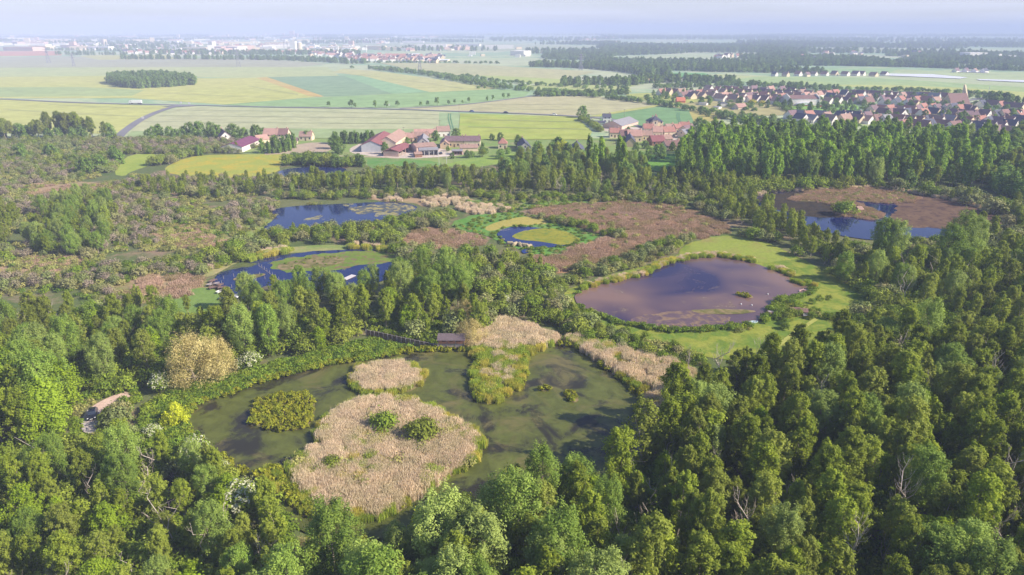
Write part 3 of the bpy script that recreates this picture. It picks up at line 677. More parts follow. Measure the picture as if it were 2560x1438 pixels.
def flower_kind(kind, name, cat, H, Rm, mleaf, mflow, seed, frac=0.45):
    L = []
    g = np.random.default_rng(seed); C = []; Rr = []
    for k in range(26):
        th = k * 2.4; e = math.sqrt((k + 0.5) / 26); z = H * (0.35 + 0.5 * math.sqrt(1 - e * e) * (0.8 + 0.4 * g.random()))
        c = Rm * 0.3 * (0.7 + 0.6 * g.random()); C.append((Rm * e * 0.8 * math.cos(th), Rm * e * 0.8 * math.sin(th), z)); Rr.append((c, c, c))
    q, t = leaf_mesh(name, C, Rr, 56, 0.22, seed)
    lm = mesh_leaves('foliage', q, t); lm.materials.append(mleaf)
    Cf = [(c[0] * 1.12, c[1] * 1.12, c[2] + r[2] * 0.55) for c, r in zip(C, Rr)]
    q, t = leaf_mesh(name, Cf, [(r[0] * 0.8, r[1] * 0.8, r[2] * 0.6) for r in Rr], 30, 0.16, seed + 1, upw=0.9)
    fm = mesh_leaves('blossom', q, t); fm.materials.append(mflow)
    return lm, fm
def dead_mesh(seed, H, r0, nb=16, sub=3):
    g = np.random.default_rng(seed); mb = MB()
    P = [Vector((g.normal() * 0.12 * i, g.normal() * 0.12 * i, H * i / 6 - 0.2)) for i in range(7)]
    mb.tube(P, [r0 * (1 - 0.85 * i / 6) for i in range(7)], 6)
    for k in range(nb):
        f = 1.6 + 4.2 * (k + g.random()) / nb; a = int(f); s = P[a].lerp(P[min(6, a + 1)], f - a)
        th = g.random() * 6.28; l = H * (0.12 + 0.2 * g.random()) * (1.35 - f / 7)
        e = s + Vector((math.cos(th) * l * 0.6, math.sin(th) * l * 0.6, l * 0.9)); r = r0 * (1 - 0.85 * f / 6) * 0.5
        mid = s.lerp(e, 0.5) + Vector((math.cos(th) * l * 0.12, math.sin(th) * l * 0.12, -l * 0.08))
        mb.tube([s, mid, e], [r, r * 0.7, r * 0.25], 4, 0, False)
        for j in range(sub):
            s2 = s.lerp(e, 0.35 + 0.6 * g.random()); t2 = th + g.normal() * 0.9; l2 = l * (0.3 + 0.3 * g.random())
            mb.tube([s2, s2 + Vector((math.cos(t2) * l2 * 0.5, math.sin(t2) * l2 * 0.5, l2 * 0.8))], [r * 0.4, r * 0.12], 3, 0, False)
    me = mb.mesh('dead_tree'); me.materials.append(m_dead); return me
KIND['dead'] = dict(L=[(None, m, m) for m in (dead_mesh(1, 9, 0.15, 18, 4), dead_mesh(2, 8, 0.13, 14, 4), dead_mesh(3, 10, 0.16, 20, 5))], H=9, name='dead_tree', cat='dead tree', parts=False)
KIND['snag'] = dict(L=[(None, m, m) for m in (dead_mesh(4, 6.5, 0.09, 7, 2), dead_mesh(5, 6.0, 0.08, 9, 2), dead_mesh(6, 6.2, 0.08, 5, 2))], H=6.5, name='bare_snag', cat='dead tree', parts=False)
def reed_kind(kind, H, n, side, ml, seed, wdt=0.05, nvar=3, lean=0.25):
    L = []
    for i in range(nvar):
        g = np.random.default_rng(seed + i)
        x = (g.random(n) - 0.5) * side; y = (g.random(n) - 0.5) * side
        x += g.normal(size=n) * 0.25; y += g.normal(size=n) * 0.25
        h = H * (0.6 + 0.45 * g.random(n)); th = g.random(n) * 6.28; wd = wdt * (0.7 + 0.6 * g.random(n))
        lx = g.normal(size=n) * lean * h * 0.5 + 0.05; ly = g.normal(size=n) * lean * h * 0.5
        ca, sa = np.cos(th) * wd, np.sin(th) * wd; z0 = np.zeros(n)
        q = np.stack([np.stack([x - ca, y - sa, z0], 1), np.stack([x + ca, y + sa, z0], 1), np.stack([x + lx + ca * .9, y + ly + sa * .9, h * 0.9], 1), np.stack([x + lx * 1.15 - ca * 0.4, y + ly * 1.15 - sa * 0.4, h], 1)], 1)
        me = mesh_leaves(kind, q.reshape(-1, 3), g.random(n)); me.materials.append(ml); L.append((None, me, me))
    KIND[kind] = dict(L=L, H=H, name=kind, cat='reeds', parts=False)
reed_kind('reed', 2.0, 900, 2.6, m_reed, 61, 0.034, lean=0.12)
reed_kind('greenreed', 1.9, 700, 2.4, m_reedg, 65, 0.04, lean=0.14)
reed_kind('brownsedge', 0.8, 800, 4.2, m_brn, 69, 0.05)

# ================================================================== VEGETATION: WHERE IT STANDS
rg = np.random.default_rng(42)
PLACE = {}     # kind -> list of (x, y, scale, rot, zone)
BLOCK = list(PW.values())
MOWN = [outline(meadow1, 1), outline(meadow2, 1),
        outline([(1700, 640), (1760, 600), (1830, 588), (1900, 602), (1990, 640), (2080, 690), (2110, 715), (2060, 720), (1990, 700), (1900, 660), (1780, 634)], 1),
        outline([(1430, 775), (1500, 815), (1620, 845), (1800, 845), (1930, 815), (1990, 800), (2080, 812), (2110, 830), (2040, 860), (1960, 880), (1880, 895), (1780, 890), (1700, 872), (1600, 846), (1500, 812)], 1),
        outline([(2030, 735), (2090, 700), (2150, 735), (2220, 770), (2140, 790), (2080, 780), (2020, 760)], 1),
        outline([(196, 1085), (206, 1035), (222, 1020), (240, 1010), (290, 995), (305, 1000), (262, 1050), (262, 1090), (230, 1105)], 0)]
def grid(P, s):
    xs = [p.x for p in P]; ys = [p.y for p in P]
    X, Y = np.meshgrid(np.arange(min(xs), max(xs), s), np.arange(min(ys), max(ys), s * 0.87))
    X = X + (np.arange(X.shape[0]) % 2)[:, None] * s * 0.5
    X = (X + (rg.random(X.shape) - 0.5) * s * 0.85).ravel(); Y = (Y + (rg.random(Y.shape) - 0.5) * s * 0.75).ravel()
    k = pip(P, X, Y); return X[k], Y[k]
def add(kind, X, Y, s0, s1, zone, z=0.0):
    L = PLACE.setdefault(kind, [])
    for x, y in zip(X, Y):
        L.append((float(x), float(y), s0 + (s1 - s0) * float(rg.random()), float(rg.random()) * 6.283, zone, z))
def zone(pts, s, mixes, name, block=True, mown=True, keep=1.0, px=True, clump=0.0, cs=0.03, z=0.0, hole=None, smooth=1):
    """mixes: list of (kind, share, smallest scale, largest scale)"""
    P = outline(pts, smooth) if px else pts
    X, Y = grid(P, s)
    if not len(X): return
    k = rg.random(len(X)) < keep
    if block:
        for Q in BLOCK: k &= ~pip(Q, X, Y)
    if mown:
        for Q in MOWN: k &= ~pip(Q, X, Y)
    if hole:
        for Q in hole: k &= ~pip(Q, X, Y)
    if clump:
        v = np.array([mnoise.noise(Vector((x * cs, y * cs, 1.7))) for x, y in zip(X, Y)]); k &= v > (clump - 0.5)
    X, Y = X[k], Y[k]
    px_, py_, _ = proj(X, Y, 6.0)
    v = (px_ > -260) & (px_ < 2900) & (py_ < 1640); X, Y = X[v], Y[v]
    c = np.cumsum([m[1] for m in mixes]); c = c / c[-1]; pick = np.searchsorted(c, rg.random(len(X)))
    for i, (kd, _, s0, s1) in enumerate(mixes):
        j = pick == i; add(kd, X[j], Y[j], s0, s1, name, z)
def strip(pts, width, s, mixes, name, **k):
    """a belt of given width (m) along a line of pixels"""
    P = [G(x, y) for x, y in pts]; L, Rr = [], []
    for i, p in enumerate(P):
        d = (P[min(i + 1, len(P) - 1)] - P[max(i - 1, 0)]).normalized(); n = Vector((-d.y, d.x, 0))
        L.append(p + n * width / 2); Rr.append(p - n * width / 2)
    zone(L + Rr[::-1], s, mixes, name, px=False, **k)
def one(kind, px, py, s, name, rot=None, sub=0):
    p = G(px, py); PLACE.setdefault(kind, []).append((p.x, p.y, s, float(rg.random() * 6.28) if rot is None else rot, name, 0.0))

A, B, C_ = 'alder', 'ash', 'lime'
yard1 = outline([(868, 380), (890, 355), (1000, 335), (1140, 340), (1290, 362), (1290, 384), (1120, 396), (1000, 400)], 0)
# --- the near wood (base positions)
zone([(1225, 1330), (1330, 1290), (1440, 1250), (1560, 1200), (1640, 1150), (1650, 1080), (1690, 1030), (1760, 1000), (1850, 985), (1960, 955), (2080, 905), (2200, 880), (2350, 880), (2620, 880), (2950, 900), (3200, 1300), (3000, 1960), (1100, 1960), (1120, 1500)], 5.2,
     [(A, .52, .6, 1.05), (B, .12, .6, .85), ('birch', .26, .85, 1.35), (C_, .04, .6, .9), ('dead', .07, .9, 1.5)], 'near wood', smooth=0)
zone([(1225, 1330), (1440, 1240), (1640, 1130), (1760, 990), (2080, 890), (2950, 860), (3200, 1300), (3000, 1960), (1100, 1960), (1120, 1500)], 3.6,
     [('understory', .7, .8, 1.5), ('thicket', .3, .7, 1.3)], 'near wood', smooth=0)
zone([(2080, 905), (2090, 860), (2180, 830), (2300, 850), (2600, 840), (2800, 900), (2300, 960), (2120, 960)], 4.4,
     [('thicket', .4, 1.1, 1.8), ('birch', .25, .5, .8), (A, .2, .4, .65), ('scrub', .15, 1.2, 1.9)], 'hollow below the mown bank', smooth=0)
zone([(690, 1560), (800, 1460), (900, 1455), (1000, 1450), (1050, 1410), (1130, 1400), (1210, 1370), (1260, 1400), (1260, 1960), (500, 1960)], 6.0,
     [(A, .30, .62, .9), (B, .42, .65, .95), ('birch', .1, .7, 1.0), ('dead', .05, .7, 1.1), (C_, .05, .6, .8)], 'wood at the foot of the lily pond', smooth=0)
zone([(690, 1500), (800, 1425), (1000, 1420), (1060, 1345), (1200, 1325), (1260, 1330), (1260, 1960), (500, 1960)], 3.4,
     [('understory', .6, .8, 1.5), ('thicket', .4, .8, 1.6)], 'wood at the foot of the lily pond', smooth=0)
# --- near west side
zone([(-500, 1240), (150, 1190), (380, 1160), (470, 1185), (560, 1205), (640, 1270), (720, 1370), (720, 1500), (600, 1960), (-900, 1960)], 4.6,
     [(A, .28, .42, .72), ('birch', .24, .6, .95), (C_, .17, .4, .8), (B, .1, .4, .65), ('snag', .09, .8, 1.2), ('dead', .05, .6, .95), ('thicket', .1, .8, 1.5)], 'thicket west of the lily pond', smooth=0)
zone([(-500, 1150), (150, 1120), (330, 1090), (420, 1140), (560, 1185), (640, 1240), (740, 1380), (720, 1500), (600, 1960), (-900, 1960)], 3.0,
     [('understory', .55, .7, 1.3), ('thicket', .35, .6, 1.2), ('scrub', .1, .7, 1.2)], 'thicket west of the lily pond', smooth=0)
# --- wood around the car
zone([(-700, 1180), (-700, 1000), (20, 960), (120, 985), (180, 1030), (188, 1080), (180, 1130), (90, 1175)], 6.2,
     [(A, .5, .9, 1.15), (B, .3, .8, 1.05), (C_, .15, .9, 1.2)], 'wood west of the parked car', smooth=0)
zone([(-500, 960), (-400, 850), (140, 842), (420, 848), (560, 838), (650, 830), (760, 800), (905, 790), (925, 825), (860, 848), (760, 876), (690, 890), (600, 900), (430, 940), (330, 955), (220, 965), (90, 950)], 5.8,
     [(A, .5, .55, .92), (B, .30, .5, .8), ('birch', .15, .7, 1.1), (C_, .05, .6, .9)], 'wood north of the lily pond', smooth=0)
zone([(-500, 985), (-400, 850), (140, 842), (420, 848), (650, 830), (905, 790), (925, 838), (860, 862), (760, 886), (690, 898), (600, 912), (430, 960), (330, 980), (220, 992), (90, 975)], 3.6,
     [('thicket', .6, .8, 1.4), ('understory', .4, .8, 1.4)], 'wood north of the lily pond', smooth=0)
zone([(-500, 850), (-400, 790), (60, 785), (300, 770), (430, 775), (560, 790), (640, 808), (560, 838), (420, 848), (140, 842)], 6.0,
     [(A, .25, .38, .6), ('birch', .3, .5, .8), ('scrub', .35, 1.0, 1.6), ('dead', .08, .5, .8)], 'scrub wood west of the fish pond', smooth=0)
strip([(600, 800), (680, 770), (760, 745), (850, 760), (900, 765), (960, 740)], 12, 5.2, [(B, .55, .42, .72), (A, .35, .4, .7), ('birch', .1, .7, 1.0)], 'belt on the near shore of the fish pond')
# --- centre wood
zone([(985, 765), (1000, 735), (1060, 722), (1150, 722), (1190, 740), (1190, 765), (1120, 780), (1040, 782)], 6.0, [(B, .85, .6, .8), (A, .15, .55, .8)], 'tall grove beside the fish pond', smooth=0)
zone([(935, 775), (1040, 782), (1190, 765), (1235, 790), (1215, 850), (1165, 858), (1060, 850), (940, 825)], 5.0, [(A, .5, .45, .72), ('birch', .3, .6, .95), (C_, .1, .5, .7), ('scrub', .1, 1.2, 1.8)], 'grove behind the timber hide', smooth=0)
zone([(1180, 850), (1200, 760), (1190, 715), (1240, 690), (1330, 680), (1400, 705), (1410, 760), (1440, 800), (1500, 830), (1420, 842), (1340, 815), (1250, 800)], 3.9,
     [('thicket', .45, .9, 1.5), ('scrub', .3, .9, 1.5), ('birch', .12, .4, .6), (C_, .05, .35, .5)], 'scrub west of the round pond', smooth=0)
zone([(640, 600), (700, 575), (830, 578), (960, 565), (1100, 530), (1130, 540), (1120, 570), (1030, 575), (1000, 600), (1100, 640), (1240, 640), (1400, 690), (1330, 690), (1190, 715), (1010, 720), (1020, 660), (940, 615), (740, 612), (560, 668), (480, 680), (520, 640)], 4.3,
     [('thicket', .45, .8, 1.5), ('scrub', .36, .8, 1.4), ('birch', .1, .35, .6), ('greyscrub', .09, .9, 1.4)], 'scrub belt between the ponds', smooth=0, hole=[outline(beds['brown3'], 1)])
strip([(1400, 800), (1500, 845), (1620, 880), (1740, 925)], 9, 3.0, [('thicket', .5, .5, 1.0), ('scrub', .25, .6, 1.0), ('herb', .25, 1, 1.6)], 'scrub bank below the round pond')
strip([(1420, 775), (1500, 822), (1620, 858), (1700, 880), (1760, 905)], 4, 2.6, [('thicket', .6, .4, .75), ('rough', .4, 1, 1.5)], 'hedge below the round pond')
zone([(1400, 690), (1560, 640), (1700, 600), (1760, 590), (1700, 625), (1640, 655), (1560, 678), (1430, 715), (1400, 740)], 3.4, [('scrub', .35, .6, 1.1), ('thicket', .3, .6, 1.1), ('rough', .35, 1.2, 2)], 'scrub west of the round pond', smooth=0)
# --- middle belt and woods in front of the village
zone([(690, 492), (700, 474), (900, 462), (1250, 452), (1420, 442), (1600, 455), (1730, 482), (1700, 505), (1560, 496), (1300, 492), (1100, 484), (900, 486)], 6.0,
     [(A, .40, .3, .85), ('birch', .27, .4, 1.1), (B, .15, .3, .7), ('scrub', .1, 1, 1.8), ('dead', .05, .7, 1.1), (C_, .03, .5, .7)], 'tree belt across the marsh', smooth=0)
strip([(690, 496), (900, 492), (1100, 490), (1300, 498), (1560, 502), (1700, 512)], 10, 4.4, [('thicket', .6, .6, 1.2), ('scrub', .4, .7, 1.2)], 'tree belt across the marsh')
zone([(1240, 448), (1290, 412), (1400, 404), (1500, 410), (1590, 420), (1640, 445), (1590, 455), (1420, 442)], 7.5, [('roundtree', .35, .6, .9), (A, .4, .6, .85), (B, .25, .5, .7)], 'tree belt across the marsh', smooth=0)
zone([(700, 474), (690, 452), (860, 448), (940, 430), (1060, 426), (1180, 430), (1250, 452), (900, 462)], 6.0, [('scrub', .5, 1.0, 1.7), ('birch', .2, .5, .7), ('thicket', .3, 1.0, 1.6)], 'scrub north of the tree belt', smooth=0)
zone([(1500, 500), (1560, 470), (1640, 462), (1740, 490), (1800, 520), (1850, 560), (1780, 545), (1700, 515), (1600, 508)], 5.0, [('scrub', .5, .9, 1.5), ('birch', .25, .4, .65), ('thicket', .25, .9, 1.5)], 'scrub beside the brown reedbed', smooth=0)
zone([(1640, 460), (1700, 440), (1850, 470), (1872, 500), (1950, 548), (2040, 590), (2130, 640), (2120, 672), (2050, 662), (1960, 622), (1880, 580), (1800, 535), (1740, 490)], 4.8,
     [('birch', .62, .55, .88), ('thicket', .25, .8, 1.3), (A, .13, .4, .6)], 'birch belt along the ditch', smooth=0)
strip([(1860, 585), (1960, 635), (2060, 690), (2130, 730), (2230, 765)], 8, 3.4, [('thicket', .8, .7, 1.3), ('scrub', .2, .8, 1.4)], 'hedge along the ditch')
# --- poplars
zone([(1690, 462), (1700, 400), (1745, 372), (1850, 366), (2050, 364), (2200, 366), (2380, 368), (2470, 376), (2500, 420), (2440, 468), (2300, 466), (2200, 470), (1950, 470), (1800, 466)], 7.0, [('poplar', .85, .6, 1.12), (B, .15, .6, 1.0)], 'poplar plantation', smooth=0)
strip([(1700, 472), (1850, 476), (2000, 474), (2170, 464)], 14, 4.6, [(A, .4, .4, .6), ('thicket', .6, 1.2, 2.0)], 'edge of the poplar plantation')
zone([(2180, 470), (2460, 470), (2520, 490), (2600, 540), (2700, 560), (2700, 340), (2560, 340), (2490, 372), (2500, 420), (2440, 462)], 7.0, [('roundtree', .6, .75, 1.1), ('alder', .4, .7, .95)], 'dark wood east of the poplars', smooth=0)
zone([(2180, 474), (2300, 478), (2420, 498), (2520, 520), (2600, 545), (2600, 580), (2500, 545), (2400, 510), (2300, 490)], 6, [('scrub', .4, 1.4, 2.2), ('alder', .4, .4, .6), ('thicket', .2, 1.2, 2)], 'shore of the woodland pond', smooth=0, hole=[PW['woodland']])
zone([(2400, 600), (2510, 565), (2560, 545), (2800, 560), (2800, 640), (2560, 640), (2420, 640)], 6, [('scrub', .4, 1.2, 2.0), ('birch', .3, .7, 1.0), ('alder', .3, .5, .7)], 'scrub east of the woodland pond', smooth=0)
for x, y, s in ((1470, 445, 1.0), (1500, 440, 1.05), (1545, 442, 1.1), (1556, 448, .95), (1485, 452, .85)): one('column', x, y, s, 'tree belt across the marsh')
# --- east wood
zone([(2085, 712), (2100, 690), (2160, 684), (2280, 680), (2420, 672), (2620, 640), (2900, 640), (2900, 900), (2620, 860), (2480, 850), (2380, 800), (2280, 790), (2240, 765), (2170, 730)], 6.2,
     [(A, .36, .5, .82), (B, .24, .5, .8), ('birch', .30, .8, 1.2), ('snag', .10, 1.2, 1.8)], 'east wood', smooth=0)
zone([(2100, 760), (2200, 740), (2300, 790), (2480, 850), (2620, 860), (2620, 900), (2350, 885), (2160, 850), (2140, 810)], 3.8, [('thicket', .6, 1, 1.7), ('scrub', .25, 1, 1.6), (A, .15, .35, .5)], 'thicket below the east wood', smooth=0)
zone([(2080, 680), (2100, 628), (2280, 612), (2420, 606), (2420, 672), (2280, 680), (2110, 690)], 4.5, [('thicket', .5, .8, 1.3), ('scrub', .5, .8, 1.4)], 'shrubs at the foot of the woodland pond', smooth=0)
zone([(2085, 690), (2280, 625), (2900, 640), (2900, 900), (2480, 850), (2240, 765)], 4.2, [('understory', 1, .8, 1.4)], 'east wood', smooth=0)
for x, y, s in ((2195, 668, 1.05), (2225, 672, 1.0), (2390, 668, 1.1), (2420, 660, 1.0), (2360, 676, .95)): one('ash', x, y, s, 'east wood')
# --- west marsh
marsh = [(-500, 770), (-500, 352), (330, 352), (700, 352), (640, 372), (520, 384), (300, 386), (290, 430), (420, 446), (560, 450), (700, 446), (700, 496), (690, 520), (650, 570), (560, 600), (620, 610), (560, 662), (500, 690), (360, 690), (270, 730), (400, 780), (200, 775)]
lowbeds = [outline(beds[k], 1) for k in ('left1', 'left2', 'left3', 'left4', 'tan1')]
zone(marsh, 4.3, [('scrub', .40, .6, 1.2), ('greyscrub', .36, .8, 1.4), ('thicket', .14, .6, 1.1), ('birch', .05, .3, .5), ('snag', .05, .5, .9)], 'west marsh', smooth=0, hole=lowbeds, clump=.36, cs=.03)
zone([(-500, 480), (-500, 352), (330, 352), (640, 352), (600, 384), (300, 386), (290, 430), (100, 450)], 4.4, [('scrub', .6, .8, 1.4), ('birch', .15, .4, .6), ('thicket', .25, .8, 1.3)], 'west marsh', smooth=0, clump=.4, cs=.015)
zone([(60, 605), (110, 540), (170, 510), (270, 500), (300, 560), (265, 630), (185, 645), (70, 640)], 6.4, [(B, .5, .42, .6), (A, .35, .42, .6), ('birch', .15, .6, .9)], 'grove in the west marsh', smooth=0)
zone([(330, 470), (460, 448), (560, 455), (700, 452), (690, 490), (540, 500), (400, 500)], 6.0, [('birch', .35, .45, .7), (A, .3, .35, .55), ('scrub', .25, 1.0, 1.6), ('dead', .1, .6, .8)], 'south edge of the yellow meadow', smooth=0)
zone([(-100, 560), (0, 520), (60, 560), (20, 640), (-100, 650)], 6.5, [(A, .6, .5, .7), ('birch', .4, .7, .9)], 'grove in the west marsh', smooth=0)
for x, y in ((300, 410), (250, 428), (290, 405), (215, 438), (60, 402), (130, 398)): one('roundtree', x, y, .75 + .2 * rg.random(), 'west marsh')
# --- hedgerows round meadows and farm
strip([(395, 415), (450, 398), (495, 386)], 9, 3.8, [('thicket', .6, 1.1, 1.7), ('scrub', .4, 1.1, 1.7)], 'hedge between the two meadows')
strip([(715, 412), (760, 408), (800, 414), (850, 416), (905, 414)], 10, 4.2, [('roundtree', .6, .45, .65), ('thicket', .4, 1.4, 2.2)], 'curved row behind the farm pond')
strip([(500, 388), (560, 392), (640, 390), (730, 376)], 5, 4.0, [('cypress', .9, .55, .9), ('thicket', .1, 1, 1.4)], 'conifer row by the purple roofed barn')
strip([(660, 388), (700, 378), (738, 368)], 10, 4.6, [('cypress', .6, .8, 1.15), ('roundtree', .4, .4, .6)], 'conifer row by the purple roofed barn')
strip([(830, 360), (935, 358)], 5, 3.0, [('cypress', 1, .8, 1.0)], 'clipped tall hedge beside the farm')
for x, y, s in ((845, 385, 1.0), (838, 372, .9), (962, 385, .72), (1010, 374, .42), (1072, 362, .4), (1206, 374, .4), (1180, 393, .35), (1215, 384, .35), (1120, 378, .3), (1270, 385, .4), (1532, 332, .4), (1612, 372, .5), (1640, 376, .4), (1700, 362, .5), (1560, 360, .5), (585, 348, 1.05), (612, 352, .8), (640, 352, .95), (660, 348, .7), (725, 345, .5), (768, 350, .6), (1140, 342, .6), (1090, 352, .7), (1018, 362, .5), (500, 346, 1.1), (480, 347, 1.0), (528, 346, 1.0), (462, 347, .8), (545, 347, .9), (400, 346, 1.0), (385, 347, .8), (425, 347, .75), (442, 348, .7), (372, 348, .6), (1250, 352, .5), (1230, 350, .4), (1457, 295, .95), (1470, 298, .4), (1345, 400, 1.0), (1395, 388, 1.1), (1380, 392, .8), (1418, 395, .9), (1300, 392, .6), (1340, 384, .5), (1250, 398, .5), (1295, 368, .7), (1620, 400, .7), (1650, 398, .8), (1600, 404, .6), (1680, 378, .6), (1730, 345, .8), (1745, 330, 1.0), (1760, 335, .9), (1575, 345, .6), (1590, 380, .55), (1500, 328, .4), (1570, 330, .4)):
    one('roundtree', x, y, s, 'gardens of the farms and hamlet')
one('golden', 1405, 392, 1.9, 'gardens of the farms and hamlet')
strip([(-400, 348), (0, 346), (90, 346), (180, 346), (272, 345)], 16, 6.5, [('roundtree', .45, .7, 1.0), ('alder', .4, .7, 1.05), ('farmix', .15, .7, .9)], 'tree row at the edge of the plain')
strip([(110, 344), (215, 344)], 8, 7, [('alder', 1, 1.05, 1.3)], 'tree row at the edge of the plain')
strip([(1450, 300), (1480, 312), (1500, 330)], 5, 3.5, [('thicket', 1, .9, 1.2)], 'hedge below the lone round tree')
strip([(1120, 396), (1250, 390), (1330, 398)], 8, 7, [('thicket', .6, .9, 1.4), ('roundtree', .4, .3, .5)], 'gardens of the farms and hamlet')
# --- hedgerows in the plain
H1 = [(925, 172), (980, 178), (1060, 186), (1140, 200), (1220, 216), (1300, 226), (1380, 232), (1490, 244), (1560, 252), (1640, 262), (1720, 276), (1800, 292)]
strip(H1[:6], 26, 11, [('farshrub', .7, 1.0, 1.6), ('farmix', .3, .5, .7)], 'long hedgerow across the plain')
strip(H1[5:], 12, 8, [('farshrub', .8, .9, 1.3), ('farmix', .2, .4, .6)], 'long hedgerow across the plain')
strip([(1155, 192), (1240, 204), (1340, 214), (1480, 222), (1570, 224)], 14, 10, [('farshrub', .8, .8, 1.2), ('farmix', .2, .4, .6)], 'second hedgerow across the plain')
strip([(1340, 240), (1450, 240), (1560, 235)], 26, 8, [('farmix', .5, .5, .7), ('farshrub', .5, 1, 1.5)], 'copse beside the road')
strip([(1400, 212), (1480, 212), (1580, 214)], 40, 11, [('farmix', 1, .8, 1.1)], 'woods beyond the hedgerows')
strip([(1560, 212), (1640, 205), (1740, 207)], 40, 11, [('farmix', 1, .8, 1.15)], 'woods beyond the hedgerows')
strip([(1340, 166), (1480, 170), (1600, 180), (1640, 190)], 60, 11, [('farmix', 1, .8, 1.25)], 'woods beyond the hedgerows')
strip([(1560, 170), (1760, 178), (2000, 182), (2060, 186)], 45, 10, [('farmix', .7, .7, 1.2), ('farshrub', .3, 1, 1.6)], 'woods beyond the hedgerows')
strip([(1480, 158), (1900, 160), (2300, 168), (2700, 182)], 40, 10, [('farmix', .7, .7, 1.2), ('farshrub', .3, 1, 1.6)], 'distant woods')
if 0: strip([(1330, 150), (1650, 146), (2050, 143), (2500, 148), (2800, 156)], 40, 11, [('farmix', .7, .7, 1.3), ('farshrub', .3, 1, 1.8)], 'distant woods')
strip([(1720, 205), (1840, 208)], 30, 8, [('farmix', 1, .7, 1.0)], 'dark copse before the village')
if 0: strip([(1330, 132), (1700, 126), (2200, 130), (2700, 136)], 50, 13, [('farmix', .7, .8, 1.3), ('farshrub', .3, 1, 2)], 'distant woods')
if 0: strip([(1300, 116), (1700, 112), (2300, 116), (2800, 122)], 60, 17, [('farmix', 1, .8, 1.4)], 'distant woods')
strip([(300, 148), (500, 148), (700, 150), (840, 156), (900, 160)], 50, 16, [('farmix', 1, .7, 1.1)], 'trees before the far town')
strip([(880, 158), (1100, 158), (1250, 160)], 30, 16, [('farshrub', 1, .8, 1.3)], 'trees before the far town')
strip([(60, 125), (220, 127), (420, 130)], 26, 15, [('farmix', 1, .6, .9)], 'line of trees before the far town')
strip([(160, 136), (230, 138), (330, 136)], 60, 20, [('farmix', 1, .6, 1.0)], 'line of trees before the far town')
strip([(380, 134), (700, 136), (900, 134)], 140, 20, [('farmix', 1, .8, 1.2)], 'trees before the far town')
if 0: strip([(0, 108), (400, 112), (800, 116), (1200, 118)], 200, 34, [('farmix', 1, .8, 1.5)], 'distant woods')
if 0: strip([(-200, 98), (600, 100), (1300, 102)], 400, 56, [('farmix', 1, 1, 1.8)], 'distant woods')
zone([(262, 206), (300, 196), (400, 196), (480, 202), (494, 212), (430, 218), (350, 222), (300, 218)], 8.0, [('farmix', 1, .85, 1.15)], 'grove alone in the plain', smooth=0)
for x, y, s in ((880, 172, 1.2), (1196, 223, .8), (1212, 222, .6), (1238, 221, .8)): one('farshrub', x, y, s, 'trees before the far town')
zone([(1330, 138), (1700, 132), (2200, 134), (2750, 142), (2750, 178), (2300, 170), (2000, 176), (1640, 172), (1400, 160)], 13, [('farmix', .75, .7, 1.2), ('farshrub', .25, 1, 1.7)], 'distant woods', smooth=0, clump=.5, cs=.0035)
zone([(1250, 112), (1800, 106), (2750, 112), (2750, 142), (2200, 134), (1700, 132), (1330, 136)], 24, [('farmix', 1, .9, 1.6)], 'distant woods', smooth=0, clump=.47, cs=.0018)
zone([(1200, 88), (2800, 88), (2800, 112), (1800, 106), (1250, 112)], 60, [('farmix', 1, 1.0, 1.8)], 'distant woods', smooth=0, clump=.5, cs=.0008)
zone([(-200, 88), (1200, 88), (1250, 128), (700, 128), (-200, 118)], 46, [('farmix', 1, .9, 1.5)], 'distant woods', smooth=0, clump=.66, cs=.0016)
# avenue trees along the road: one by one
for x, y, s in ((822, 268, .9), (880, 270, 1.3), (888, 269.5, .8), (938, 269.5, 1.2), (966, 269, 1.1), (993, 267.5, 1.0), (1052, 266.5, .8), (1070, 265.5, .9), (1093, 264.5, 1.35), (1121, 262.5, .8), (1137, 260.5, .8), (1156, 259, .6), (1173, 257, .9), (1218, 253, .9), (1232, 251, .9), (1259, 247, 1.0), (1271, 246, .9)):
    one('avenue', x, y, s, 'avenue along the country road')
# --- village greenery
vill = outline([(1580, 250), (1660, 228), (1800, 225), (2050, 232), (2200, 240), (2440, 262), (2620, 280), (2620, 345), (2400, 336), (2200, 330), (2000, 318), (1960, 300), (2060, 280), (1900, 275), (1760, 262)], 0)
VILLZ = vill
zone(vill, 14, [('farshrub', .6, .5, 1.0), ('farmix', .4, .4, .75)], 'gardens of the village', px=False, keep=.85)
strip([(1640, 222), (1800, 214), (1960, 218), (2100, 228)], 26, 9, [('farshrub', .5, .8, 1.3), ('farmix', .5, .5, .8)], 'gardens of the village')
strip([(2100, 226), (2260, 228), (2400, 236), (2500, 242)], 12, 8, [('farshrub', 1, .8, 1.2)], 'hedgerow behind the village')
strip([(2200, 236), (2340, 240), (2480, 250)], 12, 9, [('farshrub', 1, .8, 1.2)], 'hedgerow behind the village')
strip([(2470, 262), (2560, 266), (2640, 270)], 26, 9, [('farmix', 1, .9, 1.15)], 'dark grove at the end of the village')
strip([(1770, 292), (1850, 300), (1950, 318), (2040, 330)], 16, 8, [('farshrub', .6, .9, 1.4), ('roundtree', .4, .5, .8)], 'trees between village and poplars')
strip([(1800, 268), (1880, 278), (1900, 280)], 8, 7, [('farshrub', 1, .6, .9)], 'gardens of the village')
strip([(1940, 262), (1970, 276), (1990, 290)], 7, 6, [('farshrub', 1, .6, .9)], 'gardens of the village')
